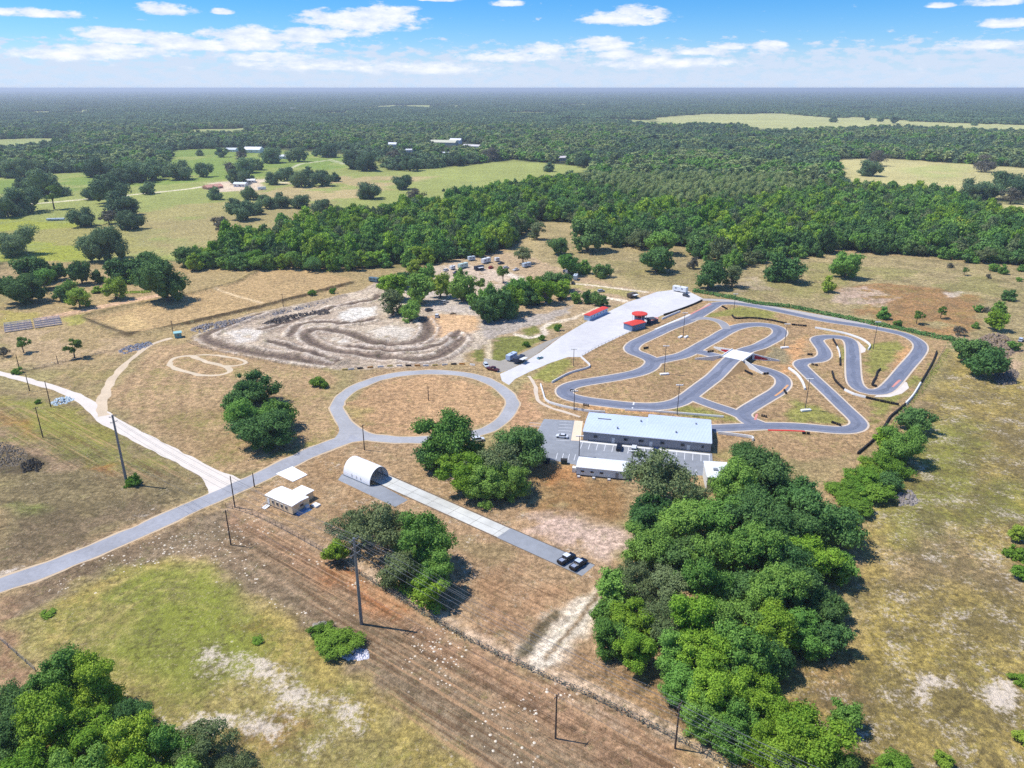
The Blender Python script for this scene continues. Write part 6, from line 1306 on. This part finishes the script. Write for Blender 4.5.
def wood_object(name, label, x, y, s, idx, protos, sz=None):
    me = bpy.data.meshes.new(name); n_ = len(x); me.vertices.add(n_); me.vertices.foreach_set('co', np.column_stack([x, y, np.zeros(n_)]).astype(np.float32).ravel())
    for k, ty, d_ in (('sc', 'FLOAT', s), ('rot', 'FLOAT', rng.random(n_)*6.283), ('hs', 'FLOAT', np.ones(n_) if sz is None else sz)): a = me.attributes.new(k, ty, 'POINT'); a.data.foreach_set('value', np.asarray(d_, np.float32))
    a = me.attributes.new('idx', 'INT', 'POINT'); a.data.foreach_set('value', np.asarray(idx, np.int32))
    o = bpy.data.objects.new(name, me); COL.objects.link(o); tag(o, label, 'woodland', kind='stuff')
    ng = bpy.data.node_groups.new(name, 'GeometryNodeTree'); ng.interface.new_socket('Geometry', in_out='INPUT', socket_type='NodeSocketGeometry'); ng.interface.new_socket('Geometry', in_out='OUTPUT', socket_type='NodeSocketGeometry')
    N_, L_ = ng.nodes, ng.links; gi = N_.new('NodeGroupInput'); go_ = N_.new('NodeGroupOutput'); jn = N_.new('GeometryNodeJoinGeometry')
    def attr(nm, ty):
        a = N_.new('GeometryNodeInputNamedAttribute'); a.data_type = ty; a.inputs[0].default_value = nm; return a.outputs[0]
    sc = attr('sc', 'FLOAT'); rt = attr('rot', 'FLOAT'); ix = attr('idx', 'INT'); hz = attr('hs', 'FLOAT')
    cx_ = N_.new('ShaderNodeCombineXYZ'); L_.new(rt, cx_.inputs[2]); mz = N_.new('ShaderNodeMath'); mz.operation = 'MULTIPLY'; L_.new(sc, mz.inputs[0]); L_.new(hz, mz.inputs[1])
    cs = N_.new('ShaderNodeCombineXYZ'); L_.new(sc, cs.inputs[0]); L_.new(sc, cs.inputs[1]); L_.new(mz.outputs[0], cs.inputs[2])
    for k, p in enumerate(protos):
        oi = N_.new('GeometryNodeObjectInfo'); oi.inputs[0].default_value = p; oi.inputs['As Instance'].default_value = True
        ip = N_.new('GeometryNodeInstanceOnPoints'); cp_ = N_.new('FunctionNodeCompare'); cp_.data_type = 'INT'; cp_.operation = 'EQUAL'; L_.new(ix, cp_.inputs[2]); cp_.inputs[3].default_value = k
        L_.new(gi.outputs[0], ip.inputs['Points']); L_.new(cp_.outputs[0], ip.inputs['Selection']); L_.new(oi.outputs['Geometry'], ip.inputs['Instance']); L_.new(cx_.outputs[0], ip.inputs['Rotation']); L_.new(cs.outputs[0], ip.inputs['Scale'])
        L_.new(ip.outputs[0], jn.inputs[0])
    L_.new(jn.outputs[0], go_.inputs[0]); md = o.modifiers.new('scatter', 'NODES'); md.node_group = ng; return o
def mesh_join(cm, tm):
    me = bpy.data.meshes.new('wood_tree'); va = np.empty(len(cm.vertices)*3, np.float32); cm.vertices.foreach_get('co', va); ti = np.empty(len(cm.vertices), np.float32); cm.attributes['tint'].data.foreach_get('value', ti)
    return cm
near_kinds = ['mid', 'bright', 'oak', 'moss', 'yellow', 'far', 'pine']
protos = []
for k in near_kinds:
    for v_ in range(3): cm = crown_mesh('wood_crown', k, 2300, .078, 5000+v_*17+len(protos))[0]; protos.append(proto('wood_tree', cm))
bx_, by_ = wx[~front], wy[~front]; pu, pv = pxs(bx_, by_, 5.)
# kinds: bright left band, pine plantation in the centre, dark oaks right and far
kk = np.empty(len(bx_), int); rr = rng.random(len(bx_)); lf = fbm(bx_, by_, 60., 3, 2.); 
plant = in_poly(pu, pv, [(560, 176), (620, 158), (690, 150), (770, 150), (835, 160), (848, 184), (790, 200), (700, 210), (640, 205)])
left = pu < 560-(pv-200)*.2
for i in range(len(bx_)):
    if plant[i]: w_ = [.15, .0, .05, .1, .0, .05, .65]
    elif left[i]: w_ = [.30, .34, .14, .12, .08, .02, 0] if lf[i] > .48 else [.36, .14, .34, .12, .02, .02, 0]
    elif pv[i] > 190: w_ = [.40, .20, .14, .20, .04, .02, 0] if lf[i] > .5 else [.24, .04, .54, .14, 0, .04, 0]
    else: w_ = [.28, .08, .14, .26, .04, .20, 0] if lf[i] > .5 else [.14, 0, .46, .06, 0, .34, 0]
    kk[i] = rng.choice(7, p=w_)
ix_ = kk*3+rng.integers(0, 3, len(kk)); s_ = 9.5+8.5*rng.random(len(kk))**1.4; s_[kk == 6] = 8.2+2.4*rng.random((kk == 6).sum())
wood_object('middle_wood', 'broad green wood across the middle of the picture', bx_, by_, s_, ix_, protos, np.where(kk == 6, 1.5, 1.05+.5*rng.random(len(kk))))
# far woods
fx, fy = wood_points(1000, 2600, 12.5, 2300); kf_ = ~CLR(fx, fy); fx, fy = fx[kf_], fy[kf_]
print('far', len(fx))
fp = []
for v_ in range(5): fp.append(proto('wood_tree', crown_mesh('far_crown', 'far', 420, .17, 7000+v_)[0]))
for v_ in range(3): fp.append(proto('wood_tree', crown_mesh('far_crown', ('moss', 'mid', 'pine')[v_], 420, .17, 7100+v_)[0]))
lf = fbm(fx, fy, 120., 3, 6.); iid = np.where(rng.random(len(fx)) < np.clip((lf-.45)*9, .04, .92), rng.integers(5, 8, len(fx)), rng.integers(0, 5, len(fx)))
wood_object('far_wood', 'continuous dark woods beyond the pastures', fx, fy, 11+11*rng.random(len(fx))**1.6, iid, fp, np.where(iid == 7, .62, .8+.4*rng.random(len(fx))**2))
# patches of canopy towards the horizon
def patch_mesh(seed, ncr=46, sz=90., cr=12.):
    r = np.random.default_rng(seed); Vs = []; Fs = []; Ts = []; b = 0
    for i in range(ncr):
        cx_, cy_ = (r.random(2)-.5)*sz; w_ = cr*(.7+.8*r.random()); m = 26; D = r.normal(size=(m, 3)); D /= np.linalg.norm(D, axis=1)[:, None]; D[:, 2] = np.abs(D[:, 2]); h0 = 6+5*r.random()
        Q = np.array([cx_, cy_, h0*.5])+D*np.array([w_*.55, w_*.55, h0*.75]); N_ = D+r.normal(size=(m, 3))*.35; N_ /= np.linalg.norm(N_, axis=1)[:, None]
        U = np.cross(N_, r.normal(size=(m, 3))); U /= np.linalg.norm(U, axis=1)[:, None]; W = np.cross(N_, U); s = w_*.26
        Vs.append(np.stack([Q-U*s, Q-W*s, Q+U*s, Q+W*s], 1).reshape(-1, 3)); Fs.append(np.arange(m*4).reshape(-1, 4)+b); b += m*4; Ts.append(np.full(m*4, r.random()))
    return npmesh('canopy', np.concatenate(Vs), np.concatenate(Fs), LM['far'], {'tint': ('FLOAT', np.concatenate(Ts))})
pp = [proto('canopy_patch', patch_mesh(9000+i)) for i in range(4)]
hx_, hy_ = wood_points(2570, 9000, 68., 7200); h2x, h2y = wood_points(9000, 26000, 170., 20000)
for a_x, a_y in ((hx_, hy_),): pass
gap = ~CLR(hx_, hy_); hx_, hy_ = hx_[gap], hy_[gap]
print('patches', len(hx_), len(h2x))
X_ = np.concatenate([hx_, h2x]); Y_ = np.concatenate([hy_, h2y]); S_ = np.concatenate([np.full(len(hx_), 1.), np.full(len(h2x), 2.4)])
wood_object('horizon_wood', 'dark woods fading into haze toward the horizon', X_, Y_, S_, rng.integers(0, 4, len(X_)), pp, np.concatenate([np.ones(len(hx_)), np.full(len(h2x), .5)]))

# ================================================================== SKY, SUN, AIR, CAMERA
SUN_EL, SAZ = R(60), math.atan2(.215, -.977)      # direction towards the sun in plan
w = bpy.data.worlds.new('World'); S.world = w; w.use_nodes = True; n, l = w.node_tree.nodes, w.node_tree.links
bg = n['Background']; STR = .07; bg.inputs['Strength'].default_value = STR
sky = n.new('ShaderNodeTexSky'); sky.sky_type = 'NISHITA'; sky.sun_disc = False; sky.sun_elevation = SUN_EL; sky.sun_rotation = math.pi/2-SAZ; sky.air_density = 1.; sky.dust_density = .3; sky.ozone_density = 2.5; sky.altitude = 120
def nd(t, **k):
    o = n.new(t)
    for a, v in k.items(): setattr(o, a, v)
    return o
def M(op, *a, clamp=False):
    o = nd('ShaderNodeMath', operation=op, use_clamp=clamp)
    for i, v in enumerate(a):
        if isinstance(v, (int, float)): o.inputs[i].default_value = v
        else: l.new(v, o.inputs[i])
    return o.outputs[0]
tcw = nd('ShaderNodeTexCoord'); sp_ = nd('ShaderNodeSeparateXYZ'); l.new(tcw.outputs['Generated'], sp_.inputs[0])
hyp = M('SQRT', M('ADD', M('MULTIPLY', sp_.outputs[0], sp_.outputs[0]), M('MULTIPLY', sp_.outputs[1], sp_.outputs[1])))
az = M('MULTIPLY', M('ARCTAN2', sp_.outputs[0], sp_.outputs[1]), 57.2958); el = M('MULTIPLY', M('ARCTAN2', sp_.outputs[2], hyp), 57.2958)
def mapr(v, a, b, c=0., d=1., smooth=True):
    o = nd('ShaderNodeMapRange', interpolation_type='SMOOTHSTEP' if smooth else 'LINEAR'); l.new(v, o.inputs[0])
    for i, q in enumerate((a, b, c, d)): o.inputs[i+1].default_value = q
    return o.outputs[0]
cv_ = nd('ShaderNodeCombineXYZ'); l.new(M('MULTIPLY', az, .42), cv_.inputs[0]); l.new(M('MULTIPLY', el, 1.25), cv_.inputs[1])
def wn(scale, det, rough=.6, off=0.):
    mp = nd('ShaderNodeMapping'); mp.inputs['Location'].default_value = (off, off*.7, off*.3); l.new(cv_.outputs[0], mp.inputs[0])
    o = nd('ShaderNodeTexNoise'); o.inputs['Scale'].default_value = scale; o.inputs['Detail'].default_value = det; o.inputs['Roughness'].default_value = rough; l.new(mp.outputs[0], o.inputs['Vector']); return o.outputs['Fac']
def azel(px, py):
    a = (px-512)/FPX; b = -(py-384)/FPX; d = Vector((a, cp+b*sp, -sp+b*cp)).normalized(); return math.degrees(math.atan2(d.x, d.y)), math.degrees(math.asin(d.z))
fn = wn(1.15, 8, .62); fn2 = wn(3.2, 7, .6, 5.)
# individual fair-weather clouds: (centre px, half width px, height px, seed)
dens = None; under = None
CL = [(360, 24, 58, 14), (330, 22, 34, 9), (385, 14, 32, 10), (625, 20, 42, 9), (640, 15, 28, 9), (168, 11, 28, 8), (35, 15, 44, 6), (110, 35, 40, 8), (150, 40, 60, 9), (260, 38, 70, 10), (230, 46, 80, 9), (320, 34, 50, 7), (60, 55, 50, 8), (120, 52, 55, 9), (270, 58, 40, 6), (540, 50, 22, 7), (600, 47, 30, 9), (618, 56, 24, 7), (728, 48, 22, 5), (768, 46, 18, 6), (1000, 3, 38, 6), (1010, 24, 30, 6), (942, 6, 14, 4), (505, 4, 16, 4), (222, 12, 10, 4), (440, 0, 20, 3), (985, 46, 40, 6), (700, 52, 46, 5), (510, 58, 40, 6), (660, 64, 60, 7), (320, 66, 60, 7), (420, 70, 70, 7)]
for cx, cy, hw, hh in CL:
    a0, e0 = azel(cx, cy); a1, _ = azel(cx+hw, cy); _, e1 = azel(cx, cy-hh); wa = abs(a1-a0); we = abs(e1-e0)
    du = M('DIVIDE', M('SUBTRACT', az, a0), wa); dv = M('DIVIDE', M('SUBTRACT', el, e0), we)
    dv = M('MULTIPLY', dv, M('ADD', 1., M('MULTIPLY', M('LESS_THAN', dv, 0.), .8)))
    r2 = M('SUBTRACT', 1.75, M('ADD', M('MULTIPLY', du, du), M('MULTIPLY', dv, dv)))
    dens = r2 if dens is None else M('MAXIMUM', dens, r2)
d1 = M('ADD', M('MAXIMUM', dens, -1.2), M('MULTIPLY', M('SUBTRACT', fn, .5), 4.6)); d1 = M('ADD', d1, M('MULTIPLY', M('SUBTRACT', fn2, .5), 1.4))
cm1 = mapr(d1, .25, 1.25)
# bank of small clouds low over the horizon
band = M('MULTIPLY', mapr(el, 4.0, 1.6), 1.0); bk = M('ADD', M('MULTIPLY', M('SUBTRACT', wn(1.9, 8, .64, 9.), .5), 5.2), M('SUBTRACT', M('MULTIPLY', band, 1.25), .95)); cm2 = M('MULTIPLY', mapr(bk, -.3, .5), .95)
# generic clouds over the rest of the sky
cv3 = nd('ShaderNodeVectorMath', operation='SCALE'); l.new(tcw.outputs['Generated'], cv3.inputs[0]); cv3.inputs[3].default_value = 3.2; gn = nd('ShaderNodeTexNoise'); gn.inputs['Scale'].default_value = 1.; gn.inputs['Detail'].default_value = 7; l.new(cv3.outputs[0], gn.inputs['Vector'])
cm3 = M('MULTIPLY', mapr(gn.outputs['Fac'], .56, .68), mapr(el, 9., 14.))
cm = M('MAXIMUM', M('MAXIMUM', cm1, cm2), cm3)
sh = mapr(M('ADD', M('MULTIPLY', M('SUBTRACT', wn(2.2, 6, .6, .35), .5), 2.2), M('MULTIPLY', d1, .35)), -.3, 1.5)
def rgb(c, k=1.):
    o = nd('ShaderNodeRGB'); q = lin(c); o.outputs[0].default_value = (q[0]*k, q[1]*k, q[2]*k, 1); return o.outputs[0]
def mx(f, a, b, bt='MIX'):
    o = nd('ShaderNodeMix', data_type='RGBA', blend_type=bt)
    if isinstance(f, (int, float)): o.inputs[0].default_value = f
    else: l.new(f, o.inputs[0])
    for i, v in ((6, a), (7, b)):
        if isinstance(v, tuple): o.inputs[i].default_value = (*v, 1)
        else: l.new(v, o.inputs[i])
    return o.outputs[2]
K = 1/STR
tint = mx(mapr(el, .3, 6.5), TINT_LO, TINT_HI)
blue = mx(1., sky.outputs[0], tint, 'MULTIPLY')
cloud = mx(sh, rgb((200, 215, 236), K), rgb((250, 251, 254), K))
blue = mx(mapr(el, 3.2, .0), blue, rgb((196, 216, 240), K)); lowc = mx(mapr(el, -.2, 1.6), rgb((204, 217, 236), K), cloud)
l.new(mx(cm, blue, lowc), bg.inputs['Color'])

sl = bpy.data.lights.new('sun', 'SUN'); sl.energy = 4.7; sl.angle = R(.53); sl.color = (1., .95, .87)
so = bpy.data.objects.new('sun', sl); COL.objects.link(so)
dv_ = Vector((math.cos(SUN_EL)*math.cos(SAZ), math.cos(SUN_EL)*math.sin(SAZ), math.sin(SUN_EL))); so.rotation_euler = dv_.to_track_quat('Z', 'Y').to_euler(); so.location = (0, 0, 300)

if HAZE:
    hb_ = MB().prism([(-70000, -1500), (70000, -1500), (70000, 64000), (-70000, 64000)], -1.5, 123.5)
    hm = bpy.data.materials.new('haze'); hm.use_nodes = True; n2, l2 = hm.node_tree.nodes, hm.node_tree.links
    n2.remove(n2['Principled BSDF']); pv_ = n2.new('ShaderNodeVolumePrincipled'); pv_.inputs['Density'].default_value = HAZE; pv_.inputs['Color'].default_value = (.82, .90, 1., 1); pv_.inputs['Anisotropy'].default_value = .2
    l2.new(pv_.outputs[0], n2['Material Output'].inputs['Volume']); o = hb_.build('haze', hm); tag(o, 'pale haze over the whole landscape', 'haze', kind='stuff')

cd = bpy.data.cameras.new('camera'); cam = bpy.data.objects.new('camera', cd); COL.objects.link(cam); S.camera = cam
cam.location = (0, 0, CAMH); cam.rotation_euler = (math.pi/2-PITCH, 0, 0); cd.sensor_width = 36; cd.lens = FPX/1024*36; cd.clip_start = 1; cd.clip_end = 200000
S.view_settings.view_transform = 'Standard'; S.view_settings.look = 'None'; S.view_settings.exposure = EXPO; S.view_settings.gamma = 1
S.cycles.max_bounces = 5; S.cycles.diffuse_bounces = 3; S.cycles.transmission_bounces = 3; S.cycles.volume_bounces = 0; S.cycles.use_denoising = DENOISE; S.cycles.transparent_max_bounces = 4
for o in list(COL.objects):
    lb = o.get('label')
    if lb and len(lb.replace('-', ' ').replace("'", ' ').split()) > 15: print('LONG', len(lb.split()), lb)
